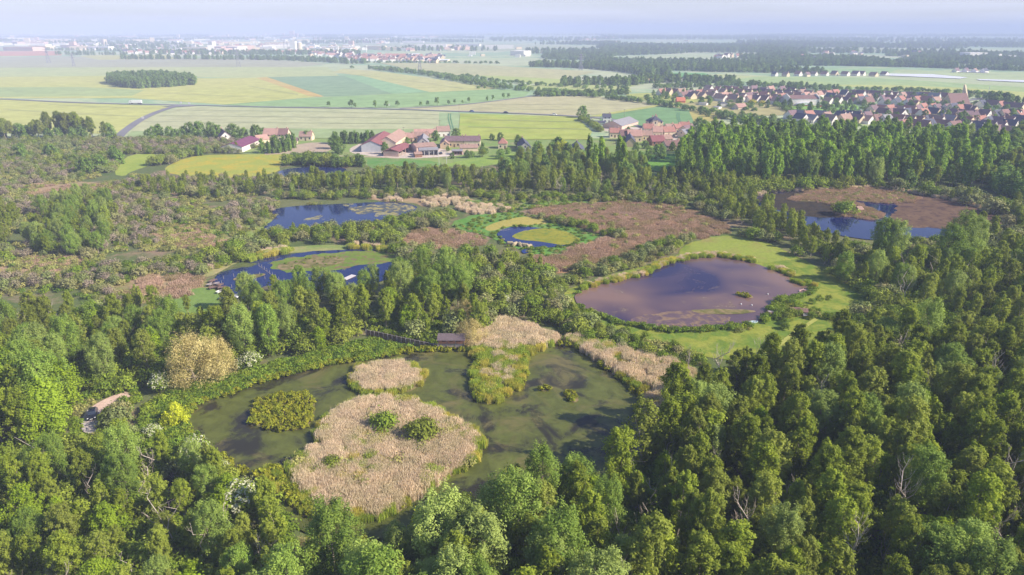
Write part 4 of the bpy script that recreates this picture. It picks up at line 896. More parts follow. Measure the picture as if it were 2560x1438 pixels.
# --- singles near the lily pond
for x, y, s in ((490, 962, 1.0), (545, 940, .78)): one('blond', x, y, s, 'bank of the lily pond')
one('golden', 441, 1066, .95, 'bank of the lily pond')
one('blond', 782, 1432, .5, 'wood at the foot of the lily pond')
one('blond', 1180, 862, .6, 'beside the timber hide')
one('blond', 1168, 800, .5, 'grove behind the timber hide')
for x, y, s in ((1060, 1345, .9), (1100, 1312, .9), (1160, 1300, .95), (1030, 1400, .8)): one('golden', x, y, s, 'wood at the foot of the lily pond')
for x, y, s in ((1120, 1470, .95), (1290, 1420, 1.0), (1210, 1520, 1.02), (1400, 1520, .95), (930, 1560, .8), (1500, 1620, .9)): one('ash', x, y, s, 'wood at the foot of the lily pond')
for x, y, s in ((60, 1020, 1.15), (20, 985, 1.05), (250, 850, .95), (800, 880, .6)): one('lime', x, y, s, 'wood west of the parked car')
for x, y, s in ((958, 1082, 1.3), (1050, 1104, 1.35), (1066, 1102, 1.3)): one('thicket', x, y, s, 'reed island')
for x, y, s in ((832, 1175, .28), (878, 1172, .2), (930, 1188, .2)): one('thicket', x, y, s * 2.9, 'reed island')
one('scrub', 292, 1068, 1.35, 'bank by the parked car'); one('scrub', 300, 1045, 1.1, 'bank by the parked car')
for x, y, s in ((415, 1345, 1.5), (428, 1350, 1.3), (447, 1385, 1.6), (590, 1372, 1.5), (598, 1376, 1.3), (103, 1215, 1.7), (132, 1235, 1.3), (335, 1250, 1.3), (250, 1270, 1.2), (505, 1420, 1.4), (690, 1510, 1.3), (1580, 1250, 1.5), (1615, 1300, 1.4), (1690, 1380, 1.6), (1950, 1300, 1.5), (2060, 1120, 1.5), (1660, 1180, 1.3)): one('snag', x, y, s, 'near wood' if x > 700 else 'thicket west of the lily pond')
one('thicket', 2110, 540, 1.9, 'spit in the woodland pond'); one('thicket', 2100, 537, 1.6, 'spit in the woodland pond')
for x, y, s in ((1890, 940, 1.0), (1720, 940, .9), (2440, 960, 1.2), (1780, 1240, 1.1), (1670, 1230, .9), (2200, 1420, .9)): one('dead', x, y, s, 'near wood')
for x, y, s in ((20, 870, 1.2), (35, 872, 1.1)): one('dead', x, y, s, 'scrub wood west of the fish pond')
# --- reeds (uncountable cover)
def cover(kind, P, s, s0, s1, clump=0.0, edge=None, z=0.33, hole=None, cs=.1, block=False):
    X, Y = grid(P, s)
    k = np.ones(len(X), bool)
    for Q in (hole or []): k &= ~pip(Q, X, Y)
    if block:
        for Q in BLOCK: k &= ~pip(Q, X, Y)
    if clump:
        v = np.array([mnoise.noise(Vector((x * cs, y * cs, 5.2))) for x, y in zip(X, Y)]); k &= v > (clump - 0.5)
    add(kind, X[k], Y[k], s0, s1, '', z)
def shrink(P, f):
    c = sum(P, Vector()) / len(P); return [c + (p - c) * f for p in P]
cover('reed', shrink(IW['big'], .94), 1.4, .6, .95)
cover('greenreed', IW['big'], 1.6, .5, .8, hole=[shrink(IW['big'], .93)])
cover('greenreed', IW['big'], 2.6, .7, .95, .62, cs=.09)
cover('rough', IW['big'], 6.0, 1.4, 1.9, .55, cs=.12)
cover('sedge', IW['big'], 2.2, .6, 1.0, hole=[shrink(IW['big'], .93)])
cover('reed', shrink(IW['small'], .8), 1.5, .65, .9)
cover('greenreed', IW['small'], 1.5, .5, .8, hole=[shrink(IW['small'], .78)])
cover('sedge', IW['small'], 2.0, .6, 1.1, hole=[shrink(IW['small'], .8)])
cover('sedge', IW['bushy'], 1.0, .5, 1.15)
cover('sedge', IW['rim'], 1.2, .7, 1.4)
cover('greenreed', IW['rim'], 2.0, .5, .7)
cover('sedge', IW['spit'], 1.3, .7, 1.3, hole=[shrink(IW['spit'], .7)])
cover('greenreed', IW['spit'], 1.9, .6, .95)
cover('reed', shrink(IW['spit'], .6), 3.0, .6, .9)
for k in ('tuft1', 'tuft2', 'weedspit'): cover('sedge', IW[k], 1.0, .6, 1.0)
cover('brownsedge', IW['wspit'], 3.6, .9, 1.3); cover('rough', IW['wspit'], 4.0, .8, 1.3, .4)
cover('herb', IW['raftmat'], 3.2, .3, .5); cover('herb', IW['raftspit'], 2.6, .25, .4)
for k in ('brown', 'brown2', 'brown3'): cover('brownsedge', outline(beds[k], 1), 3.9, .8, 1.3, z=.05)
for k in ('tan1', 'tan2'): cover('reed', outline(beds[k], 1), 3.4, .7, 1.0, z=.05, block=True, clump=.35)
for k in ('left1', 'left2', 'left3', 'left4'): cover('brownsedge', outline(beds[k], 1), 4.6, .9, 1.4, .35, z=.05, block=True, cs=.05)
for k in ('brown', 'brown2', 'brown3', 'left1', 'left2', 'left4'): cover('rough', outline(beds[k], 1), 7.0, .9, 1.6, .45, z=.05, block=True, cs=.04)
east = outline([(1392, 852), (1480, 852), (1600, 892), (1730, 932), (1738, 960), (1700, 1010), (1660, 1060), (1606, 1050), (1575, 975), (1500, 905), (1440, 868)], 1)
cover('reed', east, 2.2, .7, 1.05, .36, block=True, cs=.08); cover('greenreed', east, 2.6, .6, .95, .38, block=True, cs=.13); cover('thicket', east, 7.0, .25, .5, .5, block=True); cover('rough', east, 3.5, .9, 1.4, .3, block=True)
north = outline([(1160, 860), (1240, 805), (1330, 820), (1400, 852), (1376, 862), (1318, 884), (1190, 886)], 1)
cover('reed', north, 1.8, .7, 1.1, block=True); cover('greenreed', outline([(1170, 900), (1190, 870), (1320, 880), (1390, 858), (1376, 866), (1320, 900), (1210, 905)], 1), 1.8, .6, .9)
shore = outline([(330, 1050), (420, 985), (500, 965), (640, 925), (760, 893), (920, 850), (1080, 868), (1180, 872), (1200, 890), (1050, 884), (900, 908), (760, 936), (660, 962), (560, 998), (480, 1022), (466, 1075), (505, 1118), (566, 1160), (470, 1180), (400, 1130)], 1)
cover('herb', shore, 1.35, .7, 1.3, block=True, hole=[outline([(1088, 850), (1170, 850), (1172, 882), (1088, 882)], 0), outline([(905, 830), (1100, 870), (1096, 886), (1000, 868), (900, 846)], 0)])
zone([(165, 1110), (185, 1000), (230, 975), (330, 955), (345, 1000), (310, 1060), (270, 1110)], 1.5, [('herb', .7, .7, 1.3), ('rough', .3, .8, 1.3)], '', smooth=0, mown=False, hole=[outline([(200, 1080), (212, 1036), (224, 1016), (250, 1000), (330, 972), (335, 990), (262, 1030), (258, 1084), (226, 1098)], 0)])
cover('sedge', outline([(690, 1300), (740, 1345), (850, 1362), (1000, 1358), (1160, 1338), (1160, 1355), (1000, 1385), (840, 1390), (720, 1375), (660, 1310)], 1), 1.3, .7, 1.5, .3)
strip([(700, 1400), (760, 1410), (860, 1415), (1000, 1412), (1060, 1395)], 5, 2.2, [('thicket', .6, .5, 1.0), ('scrub', .4, .6, 1.1)], 'wood at the foot of the lily pond')
def rimstrip(pond, a, b, w, kind, s, s0, s1, off=0.0, clump=0):
    """cover along a stretch of a pond's shore, a..b as shares of its outline"""
    P = PW[pond]; n = len(P); c = sum(P, Vector()) / n; idx = [i % n for i in range(int(a * n), int(b * n))]
    L = [P[i] + (P[i] - c).normalized() * (off) for i in idx]; Q = [P[i] + (P[i] - c).normalized() * (w + off) for i in idx]
    cover(kind, L + Q[::-1], s, s0, s1, clump, z=.32)
rimstrip('lily', 0.0, .30, 1.6, 'sedge', 1.0, .6, 1.2, -.5)
rimstrip('lily', .30, .62, 2.0, 'sedge', 1.5, .7, 1.3, -1.0)
rimstrip('lily', .9, 1.0, 1.5, 'sedge', 1.2, .6, 1.1, -.4)
rimstrip('round', .03, .52, 3.0, 'greenreed', 1.5, .4, .8, -.6, .22); rimstrip('round', .52, 1.05, 2.0, 'herb', 1.3, .6, 1.2, -.6, .25); rimstrip('round', .02, .5, 3.4, 'reed', 1.9, .35, .7, .2, .38)
rimstrip('raft', .1, .62, 5.0, 'greenreed', 2.2, .6, .95, -.4, .35); rimstrip('raft', .1, .5, 4.5, 'reed', 3.0, .6, .9, 3.0, .4)
rimstrip('upper', 0, 1, 2.5, 'rough', 2.6, .5, 1.2, -.4, .5); rimstrip('heart', 0, 1, 3, 'herb', 2.4, .5, .9, -.5, .5)
rimstrip('woodland', 0, .4, 3, 'reed', 2.8, .6, .9, 0)
# herb and rough cover over the open marsh (clumps read as texture)
zone([(1130, 505), (1300, 495), (1560, 502), (1400, 515), (1300, 530), (1200, 535)], 4.5, [('herb', .6, 1, 1.6), ('rough', .3, 1, 1.6), ('scrub', .1, .5, .9)], '', smooth=0)
zone([(1130, 570), (1200, 540), (1300, 528), (1500, 590), (1440, 622), (1400, 645), (1340, 645), (1250, 612)], 3.0, [('herb', .85, .5, .9), ('rough', .15, .6, .9)], '', smooth=0, hole=[outline([(1208, 572), (1240, 555), (1300, 542), (1345, 545), (1378, 560), (1320, 563), (1270, 566), (1225, 580)], 1)])
zone(marsh, 3.6, [('rough', .8, .9, 1.7), ('herb', .2, .9, 1.5)], '', smooth=0, clump=.2, cs=.03)
strip([(1340, 545), (1420, 562), (1500, 582), (1570, 600)], 5, 3.5, [('thicket', .6, .5, 1.0), ('scrub', .4, .6, 1.0)], 'ditch beside the brown reedbed')
strip([(1862, 815), (1857, 850), (1850, 890)], 3.5, 2.2, [('thicket', .6, .35, .6), ('rough', .4, 1, 1.4)], 'garden hedges by the round pond')
zone([(925, 800), (1000, 785), (1215, 785), (1222, 850), (1170, 862), (1092, 862), (1000, 845), (925, 832)], 1.9, [('herb', .5, .8, 1.4), ('thicket', .2, .3, .6), ('understory', .3, .4, .8)], '', smooth=0, hole=[outline([(1088, 850), (1170, 850), (1172, 882), (1088, 882)], 0)])
strip([(2000, 770), (2080, 800), (2130, 815)], 3, 2.2, [('thicket', .5, .35, .6), ('rough', .5, 1, 1.4)], 'garden hedges by the round pond')
strip([(2010, 812), (2070, 832), (2090, 836)], 3, 2.0, [('thicket', .5, .35, .6), ('rough', .5, 1, 1.4)], 'garden hedges by the round pond')
strip([(2100, 755), (2150, 775), (2200, 785)], 3, 2.2, [('thicket', .6, .4, .6), ('rough', .4, 1, 1.4)], 'garden hedges by the round pond')
strip([(1930, 800), (1945, 765), (1990, 760)], 5, 2.4, [('thicket', .7, .4, .8), ('herb', .3, 1, 1.6)], 'garden by the round pond')
for x, y in ((1966, 780), (1978, 779), (1990, 781), (1960, 786), (1996, 790), (1985, 792), (1975, 790), (2024, 790), (2030, 798)): one('thicket', x, y, .4 + .35 * rg.random(), 'garden by the round pond')
for x, y in ((1968, 802), (2048, 752), (2072, 750), (2030, 760), (1962, 812), (1962, 824), (1870, 820)): one('thicket', x, y, .45 + .25 * rg.random(), 'garden by the round pond')

# ================================================================== VEGETATION: OBJECTS
LM = [('the timber hide', G(1128, 872)), ('the big reed island', G(960, 1140)), ('the parked black car', G(232, 1040)), ('the blond willow', G(490, 955)),
      ('the round pond', G(1720, 750)), ('the woodland pond', G(2200, 540)), ('the upper blue pond', G(850, 545)), ('the raft pond', G(770, 690)),
      ('the purple-roofed barn', G(610, 372)), ('the farmyard', G(1010, 385)), ('the stone hamlet', G(1600, 350)), ('the church', G(2390, 268)),
      ('the sports hall', G(2000, 262)), ('the grove in the plain', G(375, 210)), ('the brown reedbed', G(1620, 560)), ('the lone round tree', G(1457, 295)),
      ('the golden willow', G(441, 1066)), ('the lily pond', G(1400, 1010)), ('the yellow meadow', G(600, 415)), ('the silos', G(745, 124)), ('the poplar plantation', G(2100, 440)), ('the peat pool', G(420, 1250)), ('the mown-bank dead tree', G(1890, 940)), ('the east-wood dead tree', G(2440, 960)), ('the mid-wood dead tree', G(1780, 1240)), ('the deep-wood dead tree', G(2200, 1420))]
ORD = 'first second third fourth fifth sixth seventh eighth ninth tenth eleventh twelfth thirteenth fourteenth fifteenth sixteenth seventeenth eighteenth nineteenth'.split()
TENS = ['', '', 'twenty', 'thirty', 'forty', 'fifty', 'sixty', 'seventy', 'eighty', 'ninety']
def ordinal(n):
    if n < 20: return ORD[n - 1]
    if n > 99: return 'far'
    return TENS[n // 10][:-1] + 'ieth' if n % 10 == 0 else TENS[n // 10] + '-' + ORD[n % 10 - 1]
TOLABEL = []
def label_all():
    sets = {}
    for o, look, x, y in TOLABEL:
        d, w_ = whereis(x, y); sets.setdefault((look, w_), []).append((d, o))
    for (look, w_), L in sets.items():
        L.sort(key=lambda t: t[0])
        for i, (d, o) in enumerate(L):
            o['label'] = lb = (f"{look}, the only one {w_}" if len(L) == 1 else f"{look}, {'nearest' if i == 0 else ordinal(i + 1)} one {w_}")
            if len(lb.replace('-', ' ').split()) > 15: o['label'] = lb.replace(' with ', ', ').replace(' one ', ' ')
def whereis(x, y):
    b = min(LM, key=lambda l: (l[1].x - x) ** 2 + (l[1].y - y) ** 2)
    dx, dy = x - b[1].x, y - b[1].y; d = math.hypot(dx, dy)
    a = math.degrees(math.atan2(dy, dx)) % 360
    return d, f"{['east', 'east-northeast', 'northeast', 'north-northeast', 'north', 'north-northwest', 'northwest', 'west-northwest', 'west', 'west-southwest', 'southwest', 'south-southwest', 'south', 'south-southeast', 'southeast', 'east-southeast'][int((a + 11.25) // 22.5) % 16]} of {b[0]}"
LOOK = {'alder': 'olive alder', 'ash': 'feathery ash', 'lime': 'yellow-green maple', 'birch': 'slender birch', 'poplar': 'plantation poplar',
        'column': 'tall columnar poplar', 'roundtree': 'dark green round tree', 'farmix': 'dark woodland tree', 'blond': 'blond weeping willow', 'golden': 'golden willow',
        'cypress': 'narrow dark conifer', 'avenue': 'small round avenue tree', 'scrub': 'sallow shrub', 'thicket': 'green shrub', 'greyscrub': 'grey leafless shrub',
        'understory': 'low green bramble thicket', 'farshrub': 'hazy hedge shrub', 'dead': 'bare dead tree', 'snag': 'bleached bare snag'}
LIMIT = {'alder': 300, 'ash': 220, 'lime': 80, 'birch': 280, 'poplar': 300, 'column': 20, 'roundtree': 200, 'farmix': 150, 'blond': 9, 'golden': 9, 'cypress': 60, 'avenue': 30,
         'scrub': 260, 'thicket': 300, 'greyscrub': 150, 'understory': 0, 'farshrub': 150, 'dead': 60, 'snag': 80, 'sedge': 0, 'herb': 0, 'rough': 0, 'reed': 0, 'greenreed': 0, 'brownsedge': 0}
STUFF = {'alder': ('alder_woods', 'masses of olive green alders filling the marsh woods'), 'reed': ('reeds', 'pinkish dry reeds covering the islands and pond shores'), 'greenreed': ('green_reeds', 'green young reeds rimming the islands and ponds'),
         'brownsedge': ('brown_sedge', 'brown sedge carpeting the open marsh'), 'sedge': ('sedge_tussocks', 'yellow-green sedge tussocks along the water'), 'herb': ('herb_cover', 'lush green herbs covering the banks'), 'rough': ('rough_grass', 'rough pale grass between the shrubs')}
lib = {}
PLACE['dead'] = [p for p in PLACE['dead'] if not (-2 < p[0] < 22 and 88 < p[1] < 128)]
n_ind = 0
def gn_scatter(name, kd, pts, label, group):
    """one object: points carrying rotation, scale and form, each showing a plant"""
    K = KIND[kd]; col = bpy.data.collections.new('forms_' + K['name'])
    for i, v in enumerate(K['L']):
        o = bpy.data.objects.new('%s_form_%d' % (K['name'], i), v[2]); col.objects.link(o)
    n = len(pts); me = bpy.data.meshes.new(name); me.vertices.add(n)
    me.vertices.foreach_set('co', np.array([(p[0], p[1], p[5]) for p in pts], np.float32).ravel())
    a = me.attributes.new('idx', 'INT', 'POINT'); a.data.foreach_set('value', rg.integers(0, len(K['L']), n).astype(np.int32))
    a = me.attributes.new('rot', 'FLOAT_VECTOR', 'POINT'); a.data.foreach_set('vector', np.array([(0, 0, p[3]) for p in pts], np.float32).ravel())
    a = me.attributes.new('scl', 'FLOAT_VECTOR', 'POINT'); a.data.foreach_set('vector', np.array([(p[2] * (0.9 + 0.2 * rg.random()), p[2] * (0.9 + 0.2 * rg.random()), p[2]) for p in pts], np.float32).ravel())
    me.update()
    ng = bpy.data.node_groups.new(name + '_nodes', 'GeometryNodeTree')
    ng.interface.new_socket('Geometry', in_out='INPUT', socket_type='NodeSocketGeometry'); ng.interface.new_socket('Geometry', in_out='OUTPUT', socket_type='NodeSocketGeometry')
    N = ng.nodes; gi = N.new('NodeGroupInput'); go = N.new('NodeGroupOutput'); ci = N.new('GeometryNodeCollectionInfo'); ip = N.new('GeometryNodeInstanceOnPoints')
    ci.inputs['Collection'].default_value = col; ci.inputs['Separate Children'].default_value = True; ci.inputs['Reset Children'].default_value = True
    ip.inputs['Pick Instance'].default_value = True
    def na(nm, ty):
        q = N.new('GeometryNodeInputNamedAttribute'); q.data_type = ty; q.inputs['Name'].default_value = nm
        return [s for s in q.outputs if s.enabled and s.name == 'Attribute'][0]
    ng.links.new(gi.outputs[0], ip.inputs['Points']); ng.links.new(ci.outputs[0], ip.inputs['Instance'])
    ng.links.new(na('idx', 'INT'), ip.inputs['Instance Index']); ng.links.new(na('rot', 'FLOAT_VECTOR'), ip.inputs['Rotation']); ng.links.new(na('scl', 'FLOAT_VECTOR'), ip.inputs['Scale'])
    ng.links.new(ip.outputs[0], go.inputs[0])
    o = bpy.data.objects.new(name, me); COL.objects.link(o)
    md = o.modifiers.new('scatter', 'NODES'); md.node_group = ng
    tag(o, label, K['cat'], None, 'stuff'); return o
for kd, L in PLACE.items():
    K = KIND[kd]; H = K['H']
    A_ = np.array([(p[0], p[1], p[2]) for p in L])
    x2, y2, dp = proj(A_[:, 0], A_[:, 1], A_[:, 2] * H * 0.7)
    size = A_[:, 2] * H * FOC / dp
    inview = (x2 > -10) & (x2 < 2570) & (y2 > 60) & (y2 < 1450)
    order = np.argsort(-np.where(inview, size, 0)); lim = LIMIT[kd]
    ind = [i for i in order[:lim] if inview[i]]; rest = [i for i in range(len(L)) if i not in set(ind)]
    for i in ind:
        x, y, s, rot, zn, z = L[i]; v = K['L'][int(rg.integers(len(K['L'])))]
        hm = s * H; look = LOOK[kd]; sx = 0.92 + 0.16 * rg.random()
        lab = None
        if K['parts']:
            e = empty(K['name'], (x, y, z), rot); e.scale = (s * sx, s * sx, s)
            t_ = bpy.data.objects.new('trunk', v[0]); COL.objects.link(t_); t_.parent = e
            c_ = bpy.data.objects.new('crown', v[1]); COL.objects.link(c_); c_.parent = e
        else:
            e = bpy.data.objects.new(K['name'], v[2]); COL.objects.link(e); e.location = (x, y, z); e.rotation_euler = (0, 0, rot); e.scale = (s * sx, s * sx, s)
        tag(e, lab, K['cat'], (LOOK[kd].split()[-1] + ' plants in the ' + zn) if zn else None); n_ind += 1
        TOLABEL.append((e, ('tall ' if s > 1.0 else 'low ' if s < .6 else '') + look, x, y))
    if rest:
        nm, lb = STUFF.get(kd, (K['name'] + '_mass', 'mass of ' + LOOK.get(kd, K['name'].replace('_', ' ')) + ' growth filling the marsh and plain'))
        gn_scatter(nm, kd, [L[i] for i in rest], lb, None)
print('PLACED', {k: len(v) for k, v in PLACE.items()}, 'individual', n_ind)
# ================================================================== BUILDINGS
WALLS = {'white': S(236, 230, 222), 'cream': S(226, 208, 178), 'stone': S(204, 182, 150), 'pinkish': S(216, 184, 168), 'grey': S(176, 172, 168), 'wood': S(150, 112, 92), 'orange': S(214, 118, 84), 'metal': S(206, 206, 210)}
ROOFS = {'terracotta': S(170, 122, 110), 'pink': S(184, 146, 134), 'brown': S(134, 104, 100), 'slate': S(88, 90, 106), 'purple': S(122, 72, 100), 'red': S(144, 92, 94), 'grey': S(146, 144, 150), 'orange': S(202, 122, 92), 'rust': S(166, 136, 124), 'mauve': S(128, 104, 110), 'film': S(230, 230, 235)}
WORD = {'terracotta': 'terracotta', 'pink': 'pale pink tiled', 'brown': 'brown tiled', 'slate': 'dark slate', 'purple': 'purple metal', 'red': 'red metal', 'grey': 'grey', 'orange': 'bright orange', 'rust': 'rusty pink', 'mauve': 'mauve tiled', 'film': 'white'}
def wallm(k): return plain('wall_' + k, WALLS[k], 0.9, var=0.08, scale=0.5)
def roofm(k): return plain('roof_' + k, ROOFS[k], 0.8, var=0.16, scale=0.7)
m_glass = plain('window_glass', S(52, 60, 78), 0.15, var=0.1, spec=0.6)
m_door = plain('door_paint', S(110, 84, 70), 0.6, var=0.1)
m_void = plain('dark_interior', S(34, 34, 40), 0.9, var=0.1)
m_chim = plain('chimney_brick', S(200, 168, 150), 0.9)
SHARED = {}
def house_meshes(l, w, e, rh, wk, rk, hip=False, chim=1, win=0, open_front=False):
    key = (round(l, 1), round(w, 1), round(e, 1), round(rh, 1), wk, rk, hip, chim, win, open_front)
    if key in SHARED: return SHARED[key]
    R_ = []
    b = MB(); t = -0.3
    if hip: b.box(-l / 2, l / 2, -w / 2, w / 2, t, e)
    elif open_front:
        b.box(-l / 2, l / 2, w / 2 - 0.3, w / 2, t, e); b.box(-l / 2, -l / 2 + 0.3, -w / 2, w / 2 - 0.3, t, e); b.box(l / 2 - 0.3, l / 2, -w / 2, w / 2 - 0.3, t, e)
        for i in range(1, 4): b.box(-l / 2 + i * l / 4 - 0.15, -l / 2 + i * l / 4 + 0.15, -w / 2, -w / 2 + 0.3, t, e)
    else: b.prism([(-w / 2, t), (w / 2, t), (w / 2, e), (0, e + rh - 0.05), (-w / 2, e)], -l / 2, l / 2, axis='x')
    R_.append(('wall', b.mesh('wall'), wallm(wk), None))
    b = MB(); o = 0.35; th = 0.22
    if hip:
        hx = max(0.2, l / 2 - w / 2); P = [(-l / 2 - o, -w / 2 - o, e), (l / 2 + o, -w / 2 - o, e), (l / 2 + o, w / 2 + o, e), (-l / 2 - o, w / 2 + o, e), (-hx, 0, e + rh), (hx, 0, e + rh)]
        n = len(b.v); b.v += P
        for f in ((0, 1, 5, 4), (1, 2, 5), (2, 3, 4, 5), (3, 0, 4), (3, 2, 1, 0)): b.f.append(tuple(n + i for i in f)); b.m.append(0)
    else:
        sl = rh / (w / 2)
        b.prism([(-w / 2 - o, e - o * sl), (0, e + rh), (w / 2 + o, e - o * sl), (w / 2 + o, e - o * sl + th), (0, e + rh + th * 1.1), (-w / 2 - o, e - o * sl + th)], -l / 2 - 0.25, l / 2 + 0.25, axis='x')
    R_.append(('roof', b.mesh('roof'), roofm(rk), None))
    if chim:
        for i in range(chim):
            b = MB(); x = l / 2 - 0.9 if i == 0 else -l / 2 + 0.9
            if hip: x *= 0.3
            b.box(x - 0.45, x + 0.45, -0.4, 0.4, e + rh * 0.4, e + rh + 1.1); R_.append(('chimney', b.mesh('chimney'), m_chim, 'roof'))
    if win:
        for side in (-1, 1):
            for fl in range(2 if e > 4.4 else 1):
                for i in range(win):
                    x = -l / 2 + (i + 0.5) * l / win; z = 1.0 + fl * 2.6
                    if fl == 0 and i == win // 2:
                        b = MB(); b.box(x - 0.5, x + 0.5, side * w / 2 - 0.03, side * w / 2 + 0.05, 0, 2.1); R_.append(('door', b.mesh('door'), m_door, None)); continue
                    b = MB(); b.box(x - 0.5, x + 0.5, side * w / 2 - 0.03, side * w / 2 + 0.04, z, z + 1.3); R_.append(('window', b.mesh('window'), m_glass, None))
        if not hip:
            for sx in (-1, 1):
                b = MB(); b.box(sx * l / 2 - 0.03, sx * l / 2 + 0.04, -0.5, 0.5, max(1.0, e - 0.3), max(1.0, e - 0.3) + 1.2); R_.append(('window', b.mesh('window'), m_glass, None))
    for _, me, mt, _p in R_: me.materials.append(mt)
    SHARED[key] = R_; return R_
def put_house(name, c, yaw, l, w, e, rh, wk, rk, label, cat='house', group=None, **k):
    R_ = house_meshes(l, w, e, rh, wk, rk, **k); root = empty(name, (c[0], c[1], 0.0), yaw); made = {}
    for nm, me, mt, par in R_:
        o = bpy.data.objects.new(nm, me); COL.objects.link(o); o.parent = made.get(par, root) if par else root
        made.setdefault(nm, o)
    tag(root, label, cat, group); return root
def hb(Ax, Ay, Bx, By, w, e, rh, wk, rk, label, name='house', cat='house', group=None, **k):
    a, b = G(Ax, Ay), G(Bx, By); d = b - a
    if d.y < 0 and abs(d.x) < 1: a, b, d = b, a, -d
    e *= .76; rh *= .74
    return put_house(name, (a + b) / 2, math.atan2(d.y, d.x), d.length, w * .92, e, rh, wk, rk, label, cat, group, **k)
gA, gF, gH = None, 'buildings of the farm', 'buildings of the stone hamlet'
hb(566, 353, 556, 343, 8, 4, 4.5, 'white', 'mauve', 'white gabled house among trees west of the purple-roofed barn', win=2)
hb(580, 381, 628, 361, 15, 4.5, 3, 'white', 'purple', 'long white barn with purple metal roof beside the yellow meadow', name='barn', cat='barn', chim=0)
hb(664, 351, 700, 351, 9, 6, 5, 'cream', 'pink', 'big farmhouse with pale pink roof behind the conifer row', win=4)
hb(701, 351, 724, 351, 9, 6, 5, 'cream', 'brown', 'brown roofed half of the big farmhouse, bright east gable', win=3)
hb(640, 358, 668, 355, 9, 3.4, 3.6, 'cream', 'pink', 'low pink roofed lean-to wing west of the big farmhouse', chim=0)
hb(718, 359, 745, 358, 6, 2.8, 2.2, 'cream', 'mauve', 'low outbuilding with mauve roof before the big farmhouse', chim=0)
hb(752, 350, 783, 350, 8, 4, 4, 'cream', 'rust', 'cream house half hidden by the round garden tree', win=3)
hb(929, 381, 962, 354, 14, 6, 3.5, 'metal', 'red', 'white fronted farm barn with dull red roof', name='barn', cat='barn', group=gF, chim=0)
hb(968, 374, 1000, 352, 13, 6, 5, 'cream', 'rust', 'tall stone barn with rusty pink roof in the farmyard', name='barn', cat='barn', group=gF, chim=0)
hb(978, 392, 1012, 375, 11, 4.2, 2.0, 'pinkish', 'red', 'open farm shed with bright red metal roof', name='shed', cat='shed', group=gF, chim=0, open_front=True)
hb(1016, 354, 1035, 354, 8, 4.2, 3.8, 'stone', 'pink', 'small stone cottage at the west end of the farm row', group=gF, win=2)
hb(1036, 353, 1072, 353, 8.5, 4.4, 4, 'stone', 'rust', 'stone farm row with rusty pink roof and dormer', group=gF, win=4)
hb(1036, 344, 1090, 343, 8, 4.4, 3.4, 'stone', 'pink', 'long back building of the farm with pink roof', group=gF, win=4)
hb(1092, 341, 1124, 340, 9, 5.5, 4, 'white', 'rust', 'tall back farm building next to the green field', group=gF, win=3)
hb(1058, 368, 1060, 355, 8, 4, 4, 'grey', 'grey', 'grey stone house with its gable to the farm court', group=gF, win=1)
hb(1112, 372, 1114, 361, 6.5, 3.8, 3, 'stone', 'rust', 'small stone house with its gable at the end of the long house', group=gF, win=1)
hb(1114, 366, 1160, 366, 8, 5.6, 3.4, 'stone', 'mauve', 'west half of the long stone house', group=gF, win=5)
hb(1161, 366, 1201, 366, 8, 5.6, 3.6, 'cream', 'mauve', 'east half of the long house with cream wall', group=gF, win=5, chim=2)
hb(1150, 377, 1194, 376, 7, 3, 2.2, 'cream', 'rust', 'low shed with long rusty roof before the long house', name='shed', cat='shed', group=gF, chim=0)
hb(1034, 380, 1084, 376, 13, 5, 2, 'pinkish', 'rust', 'wide farm shed with patchy pink roof', name='shed', cat='shed', group=gF, chim=0)
hb(1048, 388, 1094, 386, 8, 4.6, 1.3, 'metal', 'grey', 'open fronted grey metal hay barn', name='hay_barn', cat='barn', group=gF, chim=0, open_front=True)
hb(1131, 386, 1156, 386, 5, 3.2, 0.8, 'wood', 'grey', 'small dark open shelter east of the hay barn', name='shelter', cat='shed', group=gF, chim=0, open_front=True)
hb(1036, 393, 1054, 392, 5, 2.8, 1.2, 'wood', 'rust', 'little rusty roofed cart shed south of the farm', name='shelter', cat='shed', group=gF, chim=0)
hb(1246, 370, 1268, 370, 8.5, 4.6, 4.4, 'cream', 'terracotta', 'cream house with steep pyramid roof east of the farm', hip=True, win=2, chim=0)
hb(1313, 380, 1305, 366, 8, 4, 4, 'grey', 'slate', 'grey gabled house half hidden among garden trees', win=1)
hb(1447, 397, 1441, 380, 8.5, 5.2, 4, 'pinkish', 'slate', 'pinkish gabled house west of the tall columnar poplars', win=2)
hb(1417, 397, 1412, 386, 7, 3.2, 3, 'pinkish', 'slate', 'small pinkish gabled house in the trees', win=1)
hb(1422, 398, 1440, 397, 6, 2.6, 1.4, 'grey', 'grey', 'low flat grey garage between the two pinkish houses', name='garage', cat='garage', chim=0)
hb(1475, 312, 1514, 313, 8, 3.2, 1.2, 'white', 'slate', 'long white bungalow with slate roof behind the clipped hedge', group=gH, chim=0)
hb(1506, 306, 1526, 306, 8, 6, 3.5, 'white', 'slate', 'two storey white house with slate roof', group=gH, win=2)
hb(1530, 322, 1572, 310, 18, 3.5, 4.5, 'pinkish', 'grey', 'broad grey roofed barn behind the hamlet', name='barn', cat='barn', group=gH, chim=0)
hb(1616, 318, 1654, 318, 10, 6.5, 4.5, 'cream', 'slate', 'small manor with steep slate roof above the hamlet', name='manor', cat='manor', group=gH, hip=True, win=4, chim=2)
hb(1630, 320, 1642, 320, 6, 8.5, 4.5, 'cream', 'slate', 'slate roofed pavilion standing before the manor', name='pavilion', cat='manor', group=gH, hip=True, win=1, chim=1)
